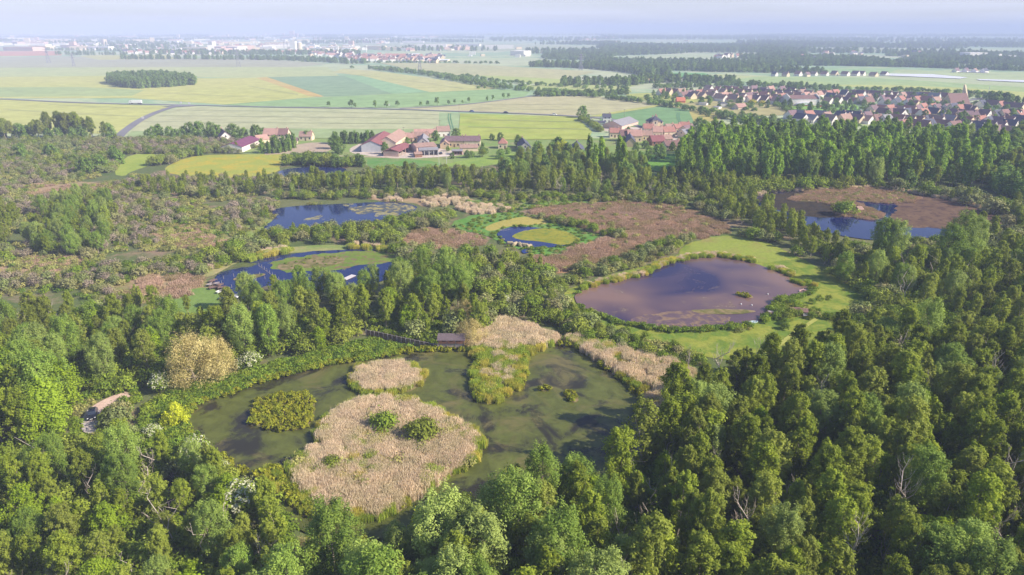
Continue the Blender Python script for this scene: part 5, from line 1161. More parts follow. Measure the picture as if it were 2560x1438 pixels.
H_ = [(1523, 343, 1548, 343, 8, 5, 3.8, 'cream', 'terracotta'), (1549, 352, 1566, 352, 9, 5.6, 4.6, 'cream', 'brown'), (1567, 353, 1602, 353, 9, 5.6, 5, 'cream', 'pink'), (1607, 331, 1632, 331, 8, 4.6, 4, 'cream', 'terracotta'),
      (1604, 350, 1628, 350, 8, 5, 3.8, 'cream', 'rust'), (1630, 342, 1654, 342, 8, 5.4, 4.6, 'cream', 'pink'), (1655, 342, 1683, 341, 8, 5.4, 4.2, 'cream', 'terracotta'), (1634, 330, 1660, 330, 7, 3.6, 2, 'grey', 'grey'),
      (1662, 332, 1682, 331, 8, 4.6, 4, 'cream', 'rust'), (1683, 332, 1698, 331, 8, 4.8, 3.8, 'cream', 'terracotta'), (1699, 326, 1722, 326, 8, 5, 3.6, 'cream', 'terracotta'), (1624, 362, 1656, 361, 10, 3.8, 4.4, 'wood', 'red'),
      (1656, 356, 1674, 355, 9, 3.6, 3.2, 'cream', 'rust'), (1658, 374, 1698, 372, 10, 3.6, 4, 'cream', 'brown'), (1702, 345, 1728, 342, 9, 4.5, 3.6, 'cream', 'grey'), (1706, 338, 1728, 334, 9, 5, 4, 'cream', 'mauve')]
HL = ['terracotta roofed stone house at the west end of the hamlet', 'brown roofed stone house joined to the long pink roofed one', 'long stone house with pale pink roof facing the marsh', 'terracotta roofed house with dormers below the manor', 'narrow stone house in the middle of the hamlet street',
      'stone house with steep pale pink roof in the hamlet centre', 'stone house with terracotta roof and east gable in the hamlet centre', 'flat grey metal roofed workshop below the manor', 'rusty roofed house behind the hamlet centre', 'small terracotta house between workshop and lane',
      'terracotta house at the top east corner of the hamlet', 'red roofed open barn in the middle of the hamlet', 'low rusty roofed annex joined to the red roofed barn', 'brown roofed farmhouse at the foot of the hamlet', 'grey roofed house beside the poplar plantation', 'mauve roofed house beside the poplar plantation']
for h, lb in zip(H_, HL): hb(*h, lb, group=gH, win=3)
hb(1577, 368, 1573, 356, 6.5, 4.4, 4, 'stone', 'slate', 'narrow stone outhouse with plain gable below the hamlet', group=gH)
# ---------------- village
gV = 'houses of the village'
RD = (['terracotta'] * 3 + ['brown'] * 3 + ['rust'] * 3 + ['pink'] * 2 + ['mauve'] * 2)
GR = (['slate'] * 3 + ['mauve'] * 4 + ['brown'] * 3 + ['grey'] + ['rust'] * 2 + ['terracotta'] * 2)
rv = random.Random(12)
def row(x0, y0, x1, y1, n, pal, yaws=(-58, -62, 32), sz=1.0, wall=('white', 'white', 'cream'), jy=1.3):
    for i in range(n):
        t = (i + 0.5 + rv.uniform(-.25, .25)) / n; p = G(x0 + (x1 - x0) * t, y0 + (y1 - y0) * t + rv.uniform(-jy, jy))
        rk = rv.choice(pal); wk = rv.choice(wall); yaw = R(rv.choice(yaws) + rv.uniform(-6, 6))
        l = rv.choice([9, 10.5, 12]) * sz; w_ = rv.choice([7.5, 8.5]) * sz; e = rv.choice([2.9, 3.4]); rh = rv.choice([3.8, 4.5])
        r_ = put_house('village_house', p, yaw, l, w_, e, rh, wk, rk, None, group=gV, chim=rv.choice([0, 1]), win=rv.choice([0, 2]) if y0 > 270 else 0)
        TOLABEL.append((r_, f'{wk} village house with {WORD[rk]} roof', p.x, p.y)); r_['category'] = 'house'
row(1760, 229, 2010, 233, 11, RD); row(1640, 238, 1790, 240, 8, RD); row(1800, 238, 2070, 242, 14, RD); row(1700, 246, 1960, 252, 16, RD, sz=1.05)
row(1790, 253, 1950, 260, 9, RD, sz=1.05); row(1880, 244, 2040, 248, 8, RD)
row(2060, 240, 2380, 250, 17, GR + RD); row(2070, 250, 2350, 258, 13, GR + RD[:4]); row(2060, 258, 2180, 262, 6, GR); row(2200, 262, 2300, 268, 4, GR)
row(2170, 280, 2300, 284, 6, GR); row(2300, 276, 2440, 282, 8, GR); row(2440, 268, 2580, 276, 6, GR); row(2190, 291, 2560, 297, 17, GR, sz=1.05)
row(1960, 296, 2180, 302, 9, GR); row(2100, 308, 2560, 312, 18, GR, sz=1.1); row(1990, 306, 2090, 310, 4, GR); row(2220, 322, 2570, 326, 12, GR, sz=1.1); row(2430, 337, 2580, 341, 4, GR)
row(1930, 190, 2220, 190, 12, RD + GR, sz=1.0, jy=1.6); row(1660, 201, 1750, 203, 4, RD, sz=1.2); row(2370, 180, 2480, 182, 4, GR, sz=1.1, jy=.5)
hb(1612, 208, 1648, 204, 12, 4, 4, 'cream', 'pink', 'long pink roofed farm before the woods beyond the village', chim=0)
hb(1690, 257, 1711, 257, 9, 3, 4.5, 'orange', 'orange', 'raw orange brick house under construction', hip=False, chim=0)
hb(1748, 263, 1768, 264, 8, 3.4, 0.3, 'white', 'grey', 'flat roofed white modern house', chim=0, hip=True)
hb(1798, 268, 1815, 268, 9, 5.6, 1.4, 'white', 'slate', 'white two storey cube house by the building plots', hip=True, chim=0)
hb(1786, 272, 1800, 273, 8, 3.2, 0.3, 'white', 'grey', 'low white flat roofed house at the hedgerow', hip=True, chim=0)
hb(1838, 274, 1860, 273, 10, 3.2, 4.2, 'cream', 'pink', 'new cream house with pink roof on the building plots', chim=0)
hb(2448, 332, 2512, 333, 14, 3.6, 3.4, 'cream', 'grey', 'large grey roofed building at the near corner of the village', chim=0, hip=True)
hb(2175, 272, 2290, 275, 14, 3.6, 2.2, 'cream', 'slate', 'long low slate roofed school below the church', name='school', cat='school', chim=0)
hb(2390, 297, 2440, 297, 9, 5, 4, 'pinkish', 'mauve', 'big mauve roofed house below the church', win=4)
hb(2440, 322, 2468, 322, 9, 4, 4, 'cream', 'orange', 'house with bright orange roof near the poplars', win=2)
hb(2255, 305, 2276, 305, 8, 3.4, 3.4, 'white', 'orange', 'white house with small orange red roof', win=2)
# sports hall
a, b = G(1963, 263), G(2036, 263); L_ = (b - a).length
hall = empty('sports_hall', ((a + b) / 2), math.atan2((b - a).y, (b - a).x)); tag(hall, 'white sports hall with brown roof and arched porch', 'sports hall')
mb = MB(); mb.prism([(-10, -.3), (10, -.3), (10, 7.2), (-10, 7.2)], -L_ / 2, L_ / 2, axis='x'); mb.build('wall', wallm('white'), hall)
mb = MB(); mb.prism([(-10.3, 7.2), (10.3, 7.2), (0, 10.2)], -L_ / 2 + .6, L_ / 2 - .6, axis='x'); mb.build('roof', roofm('brown'), hall)
for sx in (-1, 1):
    mb = MB(); x = sx * (L_ / 2 - .25); mb.prism([(-10.6, -.3), (10.6, -.3), (10.6, 8.6), (0, 11.6), (-10.6, 8.6)], x - .3 + sx * .32, x + .3 + sx * .32, axis='x'); mb.build('gable_wall', wallm('white'), hall)
mb = MB(); n = 14; r0 = 9.0
prof = [(r0 * math.cos(math.pi * i / n), 1.6 + 2.6 * math.sin(math.pi * i / n)) for i in range(n + 1)]
mb.prism(prof, -14.5, -10.05, axis='y'); mb.build('porch_roof', plain('porch_metal', S(232, 232, 236), .5), hall)
mb = MB(); mb.box(-8.6, 8.6, -14, -10.06, -.3, 1.6); mb.build('porch', wallm('orange'), hall)
hb(2044, 268, 2072, 268, 7, 3, .4, 'orange', 'grey', 'low orange changing rooms beside the sports hall', name='changing_rooms', cat='building', chim=0, hip=True)
# church with sail-like tower
a, b = G(2362, 269), G(2408, 268); d = b - a; L_ = d.length
ch = empty('church', (a + b) / 2, math.atan2(d.y, d.x)); tag(ch, 'brown roofed church with a tall blade-like tower', 'church')
mb = MB(); mb.prism([(-8, -.3), (8, -.3), (8, 3.4), (0, 13.0), (-8, 3.4)], -L_ / 2, L_ / 2, axis='x'); mb.build('wall', wallm('stone'), ch)
mb = MB(); mb.prism([(-8.8, 2.6), (0, 13.3), (8.8, 2.6), (8.8, 3.0), (0, 13.8), (-8.8, 3.0)], -L_ / 2 - .3, L_ / 2 + .3, axis='x'); mb.build('roof', roofm('brown'), ch)
for i in range(4):
    mb = MB(); x = -L_ / 2 + 3 + i * 4.2; mb.box(x - .9, x + .9, -8.06, -7.97, .6, 2.6); mb.build('window', m_glass, ch)
mb = MB(); x = L_ / 2 + .6; mb.prism([(-9.5, -.3), (-6.5, -.3), (5.0, 21.5), (6.2, 21.5), (6.2, 3), (8.5, -.3)][::1], x, x + 1.6, axis='x'); mb.build('tower', wallm('cream'), ch)
# small lamp and masts
def mast(px, py, h, r, label, cat='mast', name='mast', mat=None, arm=0.0):
    p = G(px, py); mt = mat or plain('galvanised', S(206, 206, 210), .5)
    root = empty(name, p); mb = MB(); mb.cyl(0, 0, -.3, h, r, r * .6, 8); mb.build('pole', mt, root)
    mb = MB()
    if arm: mb.box(-arm, arm, -.08, .08, h - .5, h - .3); mb.build('crossarm', mt, root)
    else: mb.box(-.35, .35, -.2, .2, h, h + .25); mb.build('head', mt, root)
    tag(root, label, cat); return root
mast(1499, 229, 13, .35, 'tall white mast beyond the hedgerow copse'); mast(2467, 250, 15, .3, 'pale mast at the east end of the village')
for x, y, s in ((1560, 300, 'behind the grey barn of the hamlet'), (1148, 285, 'beside the tramlines in the green corn'), (1010, 350, 'between barns of the farm'), (1100, 330, 'behind the farm roofs'), (1815, 277, 'on the building plots'), (1950, 263, 'west of the sports hall')):
    mast(x, y, 9, .14, 'slim utility pole ' + s, 'utility pole', 'utility_pole', plain('pole_wood', S(150, 136, 124)), .9)
for x, y, s in ((1098, 420, 'west'), (1117, 420, 'east')): mast(x, y, 9, .13, s + ' pole of the pair standing in the meadow south of the farm', 'utility pole', 'utility_pole', plain('pole_white', S(220, 214, 208)), .8)
p = G(1108, 425); r_ = empty('paddock_gate', p, .05); tag(r_, 'low white gate before the pair of poles', 'gate')
mb = MB(); [mb.box(-2.3, 2.3, -.06, .06, z, z + .18) for z in (.3, .7, 1.1)]; mb.build('rail', plain('white_paint', S(232, 230, 226), .6), r_)
for x in (-2.4, 2.4): mb = MB(); mb.box(x - .1, x + .1, -.1, .1, -.2, 1.5); mb.build('post', plain('white_paint', S(232, 230, 226), .6), r_)
# pylons
def pylon(px, py, h, label):
    root = empty('power_pylon', G(px, py), .3); m_ = plain('pylon_steel', S(150, 150, 160), .5)
    mb = MB(); lv = [0, .2, .38, .54, .68, .8, .9, 1.0]; hw = lambda t: h * (.09 * (1 - t) ** 1.3 + .012)
    for sx, sy in ((1, 1), (1, -1), (-1, 1), (-1, -1)): mb.tube([(sx * hw(t), sy * hw(t), h * t - (.3 if t == 0 else 0)) for t in lv], [.28] * len(lv), 4)
    for i in range(len(lv) - 1):
        for sx, sy, tx, ty in ((1, 1, -1, 1), (1, -1, -1, -1), (1, 1, 1, -1), (-1, 1, -1, -1)):
            a_, b_ = lv[i], lv[i + 1]
            mb.tube([(sx * hw(a_), sy * hw(a_), h * a_), (tx * hw(b_), ty * hw(b_), h * b_)], [.16, .16], 3); mb.tube([(tx * hw(a_), ty * hw(a_), h * a_), (sx * hw(b_), sy * hw(b_), h * b_)], [.16, .16], 3)
    mb.build('lattice_body', m_, root)
    for t, w_ in ((.68, .2), (.82, .26), (.94, .17)):
        mb = MB(); z = h * t; mb.prism([(-w_ * h, z), (0, z - h * .035), (w_ * h, z), (0, z + .5)], -.4, .4, axis='y'); mb.build('crossarm', m_, root)
    tag(root, label, 'pylon')
pylon(122, 158, 36, 'lattice pylon standing at the red field'); pylon(597, 168, 36, 'faint lattice pylon behind the plain'); pylon(1050, 178, 30, 'faint lattice pylon beside the long hedgerow'); pylon(1452, 176, 30, 'faint lattice pylon before the distant woods'); pylon(185, 166, 26, 'small faint pylon east of the red field pylon')
# ---------------- far town
gT = 'houses of the far town'
def far_mesh(l, w_, e, rh, wk, rk):
    key = ('far', l, w_, e, rh, wk, rk)
    if key in SHARED: return SHARED[key]
    b = MB()
    if rh > 0:
        b.prism([(-w_ / 2, -.3), (w_ / 2, -.3), (w_ / 2, e), (-w_ / 2, e)], -l / 2, l / 2, 0, 'x'); b.prism([(-w_ / 2 - .4, e), (w_ / 2 + .4, e), (0, e + rh)], -l / 2 - .2, l / 2 + .2, 0, 'x')
        for i in range(len(b.m)): b.m[i] = 0 if i < 6 else 1
        b.m[6] = b.m[7] = 0; b.m[8] = 1
    else: b.box(-l / 2, l / 2, -w_ / 2, w_ / 2, -.3, e)
    me = b.mesh('far_house'); me.materials.append(wallm(wk))
    if rh > 0: me.materials.append(roofm(rk))
    SHARED[key] = me; return me
rf = random.Random(5)
def town(x0, y0, x1, y1, n, rows=3, dy=3.5, pal=('terracotta', 'brown', 'slate', 'rust', 'pink')):
    for i in range(n):
        t = rf.random(); y = y0 + (y1 - y0) * t + rf.choice(range(rows)) * dy - dy * (rows - 1) / 2 + rf.uniform(-.8, .8); p = G(x0 + (x1 - x0) * t, y)
        l = rf.choice([11, 14, 18]); wk = rf.choice(['white', 'white', 'cream']); rk = rf.choice(pal)
        o = bpy.data.objects.new('town_house', far_mesh(l, rf.choice([9, 11]), rf.choice([4, 6]), rf.choice([4, 5.5]), wk, rk)); COL.objects.link(o)
        o.location = (p.x, p.y, 0); o.rotation_euler = (0, 0, R(rf.choice([-60, 30, -50, 20]) + rf.uniform(-8, 8)))
        tag(o, None, 'house', gT); TOLABEL.append((o, f'{wk} house with {WORD[rk]} roof', p.x, p.y))
town(865, 146, 1100, 153, 150, 4, 3.2); town(760, 136, 880, 142, 40, 3, 3.5); town(300, 134, 640, 135, 44, 2, 2.5); town(640, 132, 760, 134, 20, 2, 3); town(1060, 143, 1110, 146, 8, 2, 3)
town(1790, 144, 1850, 145, 9, 2, 2); town(1980, 147, 2040, 149, 10, 2, 2); town(2060, 137, 2160, 138, 8, 2, 2); town(2250, 136, 2300, 136, 6, 2, 2); town(480, 112, 760, 116, 20, 3, 3); town(980, 126, 1120, 127, 10, 2, 2)
dt = [MB(), MB(), MB()]; rd = random.Random(77)
for _ in range(1150):
    if rd.random() < .84: x, y = rd.uniform(-40, 1180), 84 + 43 * rd.random() ** 1.5
    else: x, y = rd.uniform(1180, 2560), 92 + 56 * rd.random()
    q = G(x, y)
    if mnoise.noise(Vector((q.x * .0011, q.y * .0006, 9.1))) < (-.12 if x < 1180 else .12): continue
    big = rd.random() < .22; l = rd.uniform(40, 130) if big else rd.uniform(10, 26); d_ = rd.uniform(20, 50) if big else 10; h = rd.uniform(7, 13) if big else rd.uniform(5, 9)
    if rd.random() < .04 and x < 900: l, d_, h = 22, 16, rd.uniform(18, 30)
    dt[rd.choice([0, 0, 1, 2])].box(-l / 2, l / 2, -d_ / 2, d_ / 2, -.3, h, M=Matrix.Translation(q) @ Matrix.Rotation(rd.uniform(-.6, .6), 4, 'Z'))
for k in range(3):
    for i in range(len(dt[k].m)): dt[k].m[i] = k
big_ = MB()
for k in range(3):
    n0 = len(big_.v); big_.v += dt[k].v; big_.f += [tuple(i + n0 for i in f) for f in dt[k].f]; big_.m += dt[k].m
tag(big_.build('distant_town', [wallm('white'), wallm('cream'), wallm('pinkish')]), 'hazy mass of pale town buildings along the skyline', 'town', None, 'stuff')
def block(px, py, wpx, hpx, depth, wk, label, name='warehouse', cat='warehouse', group=None, rk=None):
    z_ = (G(px, py)); sc_ = FOC / (math.hypot(z_.y * CP + CAM_H * SP, 0)); l = wpx / sc_; h = hpx / sc_
    root = empty(name, z_, R(rf.uniform(-8, 4))); mb = MB(); mb.box(-l / 2, l / 2, -depth / 2, depth / 2, -.3, h); mb.build('wall', wallm(wk), root)
    mb = MB(); mb.box(-l / 2 - .4, l / 2 + .4, -depth / 2 - .4, depth / 2 + .4, h, h + max(.5, h * .06)); mb.build('roof', roofm(rk or 'film'), root); tag(root, label, cat, group); return root
gW = 'pale sheds on the far plain'
for x, y, w_, h_, lb in ((1108, 154, 28, 4, 'white hall at the east end of the far town'), (575, 106, 36, 2.4, 'long white depot on the far plain'), (1175, 141, 10, 2, 'small pale shed beyond the far town'), (1035, 137, 22, 2, 'pale shed row north of the far town'),
                    (265, 98, 40, 4, 'largest pale depot on the west skyline'), (150, 94, 58, 2.2, 'long low pale shed near the west skyline'), (70, 101, 38, 2.6, 'pale works west of the long low shed'), (310, 100, 46, 2.2, 'pale shed row east of the largest depot'),
                    (530, 102, 30, 2, 'pale shed behind the long white depot'), (450, 98, 50, 1.8, 'thin pale roofs on the west skyline'), (800, 101, 18, 2.2, 'pale shed north of the silos'), (680, 101, 20, 2.4, 'pale roofs north west of the silos'),
                    (1058, 106, 16, 2, 'lone pale shed north east of the far town'), (870, 116, 24, 3.4, 'white roofed factory hall east of the silos'), (868, 128, 22, 7, 'tall cream factory behind the far town'), (800, 128, 40, 7, 'cream factory blocks beside the silos'),
                    (820, 122, 34, 5, 'pale factory wing behind the factory blocks'), (780, 120, 24, 6, 'pinkish factory wing next to the silos'), (1492, 131, 14, 1.6, 'small pale shed before the distant woods'), (835, 105, 16, 1.8, 'pale sheds far beyond the silos'), (25, 86, 12, 5, 'pale block on the west skyline'), (50, 85, 8, 5, 'second pale block on the west skyline'), (75, 85, 8, 5, 'third pale block on the west skyline'), (135, 86, 12, 6, 'widest pale block on the west skyline')):
    block(x, y, w_, h_, 40 if w_ > 20 else 20, rf.choice(['white', 'cream']), lb, group=gW)
block(731, 92, 11, 14, 40, 'pinkish', 'tall hazy hospital tower on the skyline', 'tower_block', 'tower block'); block(742, 92, 8, 8, 30, 'pinkish', 'lower wing beside the hazy skyline tower', 'tower_block', 'tower block'); block(709, 90, 6, 7, 25, 'pinkish', 'small hazy tower west of the skyline tower', 'tower_block', 'tower block')
block(735, 124, 13, 19, 26, 'white', 'tall white rectangular grain silo at the far town', 'grain_silo', 'silo')
z0 = G(750, 128); s_ = empty('grain_silo', z0); k_ = 1 / (FOC / (z0.y * CP + CAM_H * SP))
mb = MB(); mb.cyl(0, 0, -.3, 20 * k_, 6.2 * k_, 6.2 * k_, 20); mb.build('drum', wallm('cream'), s_); mb = MB(); mb.cyl(0, 0, 20 * k_, 22 * k_, 6.4 * k_, 1.5 * k_, 20); mb.build('cap', roofm('film'), s_); tag(s_, 'round cream grain silo beside the white rectangular one', 'silo')
z0 = G(728, 125); g_ = empty('conveyor_bridge', z0); mb = MB(); mb.box(-20 * k_, 28 * k_, -3, 3, 21.5 * k_, 23 * k_); mb.build('gallery', wallm('white'), g_)
for x in (-18, -9): mb = MB(); mb.box(x * k_ - 1, x * k_ + 1, -1, 1, -.3, 21.5 * k_); mb.build('leg', wallm('grey'), g_)
tag(g_, 'high white conveyor bridge reaching the grain silos', 'conveyor')
for i, x in enumerate((829, 834, 841, 845)):
    z0 = G(x, 128); s_ = bpy.data.objects.new('storage_silo', None); COL.objects.link(s_); s_.location = z0; k_ = (z0.y * CP + CAM_H * SP) / FOC
    mb = MB(); mb.cyl(0, 0, -.3, (8 + 5 * (i > 1)) * k_, 2.2 * k_, 2.2 * k_, 12); mb.build('drum', wallm('white'), s_); tag(s_, ['westernmost small silo of the factory', 'low silo next to the westernmost one', 'tall silo east of the low ones', 'easternmost tall silo of the factory'][i], 'silo')
z0 = G(916, 131); k_ = (z0.y * CP + CAM_H * SP) / FOC; t_ = empty('water_tower', z0); mb = MB(); mb.cyl(0, 0, -.3, 13 * k_, 1.3 * k_, 1.1 * k_, 12); mb.build('shaft', wallm('white'), t_); mb = MB(); mb.tube([(0, 0, 12.5 * k_), (0, 0, 14 * k_), (0, 0, 16 * k_)], [1.2 * k_, 3.4 * k_, 3.4 * k_], 16); mb.build('tank', wallm('white'), t_); tag(t_, 'pale water tower above the far town', 'water tower')
z0 = G(874, 134); t_ = empty('factory_chimney', z0); mb = MB(); mb.cyl(0, 0, -.3, 8 * k_, .8 * k_, .6 * k_, 10); mb.build('stack', wallm('white'), t_); tag(t_, 'short white chimney among the town roofs', 'chimney')

label_all()

# ================================================================== THINGS BY THE WATER
m_wood = plain('cedar_boards', S(216, 148, 122), .85, var=.18, scale=2); m_greyw = plain('weathered_boards', S(168, 156, 154), .9, var=.2, scale=2); m_roofb = plain('grey_roof_boards', S(118, 104, 108), .85, var=.2, scale=3); m_darkw = plain('dark_palisade', S(128, 104, 96), .95, var=.3, scale=3)
# timber hide
a, b = G(1097, 877), G(1161, 877); L_ = (b - a).length
hd = empty('timber_hide', (a + b) / 2 + Vector((0, 1.4, 1.0)), math.atan2((b - a).y, (b - a).x)); tag(hd, 'small timber bird hide on the pond bank with grey board roof', 'bird hide')
for i in range(12):
    if i in (7,): continue
mb = MB()
for i in range(6): mb.box(-L_ / 2 + .05, L_ / 2 - .05, -1.45, -1.40 + (.012 if i % 2 else 0), .95 + i * .19, .95 + i * .19 + .175)
mb.build('upper_boarding', m_wood, hd)
mb = MB()
for i in range(5): mb.box(-L_ / 2 + .05, L_ / 2 - .05, -1.45, -1.40 + (.012 if i % 2 else 0), -.2 + i * .225, -.2 + i * .225 + .21)
mb.build('lower_boarding', m_greyw, hd)
mb = MB(); mb.box(-L_ / 2 + .05, L_ / 2 - .05, .6, .7, -.8, 2.5); mb.box(-L_ / 2, -L_ / 2 + .05, -1.4, .6, -.8, 2.1); mb.box(L_ / 2 - .05, L_ / 2, -1.4, .6, -.8, 2.1); mb.build('side_boarding', m_wood, hd)
for x in (-L_ / 2, -L_ / 6, L_ / 6, L_ / 2): mb = MB(); mb.box(x - .07, x + .07, -1.56, -1.455, -.3, 2.1); mb.build('post', m_greyw, hd)
for x, w_ in ((-L_ * .28, 1.0), (0, .9), (L_ * .25, 1.3)): mb = MB(); mb.box(x - w_ / 2, x + w_ / 2, -1.47, -1.452, 1.55, 1.72); mb.build('viewing_slot', m_void, hd)
mb = MB(); n = 26
for i in range(n):
    x = -L_ / 2 - .3 + i * (L_ + .6) / n; mb.poly([(x, -1.95, 2.08 + .03 * (i % 2)), (x + (L_ + .6) / n - .03, -1.95, 2.08 + .03 * (i % 2)), (x + (L_ + .6) / n - .03, 0.9, 2.7 + .03 * (i % 2)), (x, 0.9, 2.7 + .03 * (i % 2))])
mb.poly([(-L_ / 2 - .3, -1.95, 2.02), (L_ / 2 + .3, -1.95, 2.02), (L_ / 2 + .3, 0.9, 2.63), (-L_ / 2 - .3, 0.9, 2.63)]); mb.box(-L_ / 2 - .3, L_ / 2 + .3, -1.99, -1.93, 1.96, 2.07); mb.build('roof', m_roofb, hd)
# palisade
posts = [(916, 839), (927, 841), (937, 843), (948, 845), (959, 847.5), (970, 850), (981, 852.5), (993, 855), (1004, 857.5), (1015, 860), (1027, 862.5), (1038, 865), (1050, 867.5), (1061, 870), (1073, 872.5), (1085, 875), (1095, 877)]
pal = empty('palisade_fence', G(1000, 856)); o0 = G(1000, 856); tag(pal, 'dark plank screen fence with pale posts leading to the timber hide', 'fence')
for i, (x, y) in enumerate(posts):
    q = G(x, y) - o0; mb = MB(); mb.box(q.x - .09, q.x + .09, q.y - .2, q.y - .04, 0, 1.75); mb.build('post', m_greyw, pal)
mb = MB(); mr = MB()
for i in range(len(posts) - 1):
    q, r_ = G(*posts[i]) - o0, G(*posts[i + 1]) - o0
    for k in range(7):
        u, v = q.lerp(r_, .04 + k * .135), q.lerp(r_, .04 + k * .135 + .12)
        mb.quad((u.x, u.y, 0), (v.x, v.y, 0), (v.x, v.y, 1.52 + .05 * (k % 3)), (u.x, u.y, 1.52 + .05 * (k % 3)))
        mb.quad((v.x, v.y + .03, 0), (u.x, u.y + .03, 0), (u.x, u.y + .03, 1.52 + .05 * (k % 3)), (v.x, v.y + .03, 1.52 + .05 * (k % 3)))
    mr.tube([(q.x, q.y - .05, 1.66), (r_.x, r_.y - .05, 1.66)], [.06, .06], 4)
mb.build('plank_screen', m_darkw, pal); mr.build('top_rail', m_greyw, pal)
# parked car
def car(name, p, yaw, paint, label, cat='car', s=1.0, detail=True):
    root = empty(name, p, yaw); root.scale = (s, s, s); tag(root, label, cat)
    def section(x, hw, zb, zt, tw):
        return [(x, -hw, zb), (x, -hw, zb + (zt - zb) * .62), (x, -hw * tw, zt), (x, hw * tw, zt), (x, hw, zb + (zt - zb) * .62), (x, hw, zb)]
    S1 = [(-2.05, .72, .38, .80, .86), (-1.95, .82, .28, .92, .88), (-1.3, .86, .22, .96, .9), (0.2, .87, .22, .95, .9), (1.1, .86, .22, .93, .9), (1.75, .80, .26, .80, .86), (2.05, .66, .36, .66, .84)]
    mb = MB(); L = [section(*q) for q in S1]
    for i in range(len(L) - 1):
        for k in range(5): mb.quad(L[i][k], L[i + 1][k], L[i + 1][k + 1], L[i][k + 1])
        mb.quad(L[i][5], L[i + 1][5], L[i + 1][0], L[i][0])
    mb.poly(L[0]); mb.poly(L[-1][::-1]); mb.build('body', paint, root)
    cab = [(-1.75, .93, .78), (-1.35, 1.40, .64), (-.4, 1.48, .62), (.35, 1.40, .62), (1.05, .94, .76)]
    mb = MB()
    for i in range(4):
        (x0, z0_, h0), (x1, z1, h1) = cab[i], cab[i + 1]
        if i in (1, 2): mb.quad((x0, -h0, z0_), (x1, -h1, z1), (x1, h1, z1), (x0, h0, z0_)); mb.quad((x0, -h0, z0_ + .04), (x1, -h1, z1 + .04), (x1, h1, z1 + .04), (x0, h0, z0_ + .04))
    mb.build('roof', paint, root)
    mb = MB(); mb.quad((1.05, -.76, .94), (1.05, .76, .94), (.35, .62, 1.40), (.35, -.62, 1.40)); mb.build('windscreen', m_glass, root)
    mb = MB(); mb.quad((-1.75, .78, .93), (-1.75, -.78, .93), (-1.35, -.64, 1.40), (-1.35, .64, 1.40)); mb.build('rear_window', m_glass, root)
    for sy in (-1, 1):
        mb = MB(); P_ = [(-1.75, sy * .78, .93), (1.05, sy * .76, .94), (.35, sy * .62, 1.40), (-.4, sy * .62, 1.46), (-1.35, sy * .64, 1.40)]; mb.poly(P_ if sy < 0 else P_[::-1]); mb.build('side_window', m_glass, root)
        for x in (-1.28, 1.28):
            mb = MB(); mb.tube([(x, sy * .70, .31), (x, sy * .88, .31)], [.31, .31], 14); mb.f.append(tuple(range(13, -1, -1))); mb.m.append(0); wh = mb.build('wheel', plain('tyre', S(40, 40, 42), .9), root)
            mb = MB(); mb.tube([(x, sy * .86, .31), (x, sy * .895, .31)], [.19, .17], 12); mb.build('rim', plain('alloy', S(190, 190, 195), .35, .7), wh)
        if detail:
            mb = MB(); mb.box(1.86, 2.03, sy * .62 - .14, sy * .62 + .14, .60, .72); mb.build('headlight', plain('lamp_glass', S(235, 235, 240), .15), root)
            mb = MB(); mb.box(-2.06, -1.97, sy * .62 - .12, sy * .62 + .12, .70, .84); mb.build('tail_light', plain('tail_lamp', S(170, 40, 40), .3), root)
            mb = MB(); mb.box(.85, 1.0, sy * .9 - .09, sy * .9 + .09, .92, 1.04); mb.build('mirror', paint, root)
    if detail:
        mb = MB(); mb.box(2.03, 2.08, -.26, .26, .42, .53); mb.build('number_plate', plain('plate', S(235, 235, 235), .5), root)
        mb = MB(); mb.box(1.98, 2.05, -.5, .5, .56, .64); mb.build('grille', m_void, root)
    return root
cp = G(232, 1045); m_blk = plain('black_paint', S(26, 28, 40), .12, var=.02, spec=.7)
car('parked_car', Vector((cp.x, cp.y + .2, .28)), R(-66), m_blk, 'black hatchback parked on grey gravel at the end of the pink track')
car('moving_car', G(1180, 281) + Vector((0, 0, .5)), R(3), plain('blue_paint', S(90, 110, 150), .3), 'blue car on the country road above the farm', s=1.15, detail=False)
car('moving_car', G(1265, 284.3) + Vector((0, 0, .5)), R(-3), plain('dark_paint', S(50, 50, 60), .3), 'dark car on the country road above the green field', s=1.15, detail=False)
car('moving_car', G(1386, 289.6) + Vector((0, 0, .5)), R(-3), plain('white_paint_car', S(236, 236, 236), .3), 'white car on the country road near the lone round tree', s=1.15, detail=False)
for i, (x, y) in enumerate(((2118, 270), (2128, 272), (2138, 275), (2150, 279), (2160, 282), (1832, 275), (1475, 300), (1100, 386), (1150, 381))):
    car('moving_car' if 0 else 'village_car', G(x, y) + Vector((0, 0, .1)), R(20 + 15 * i), plain(['white_paint_car', 'dark_paint', 'blue_paint'][i % 3], (.5, .5, .5, 1)), ['white', 'dark', 'blue'][i % 3] + ' car parked ' + ['at the head of the line by the sports field', 'second in line by the sports field', 'in the middle of the line by the sports field', 'fourth in line by the sports field', 'last in line by the sports field', 'on the building plots', 'by the long white bungalow', 'in the farmyard', 'beside the small dark shelter'][i], detail=False)
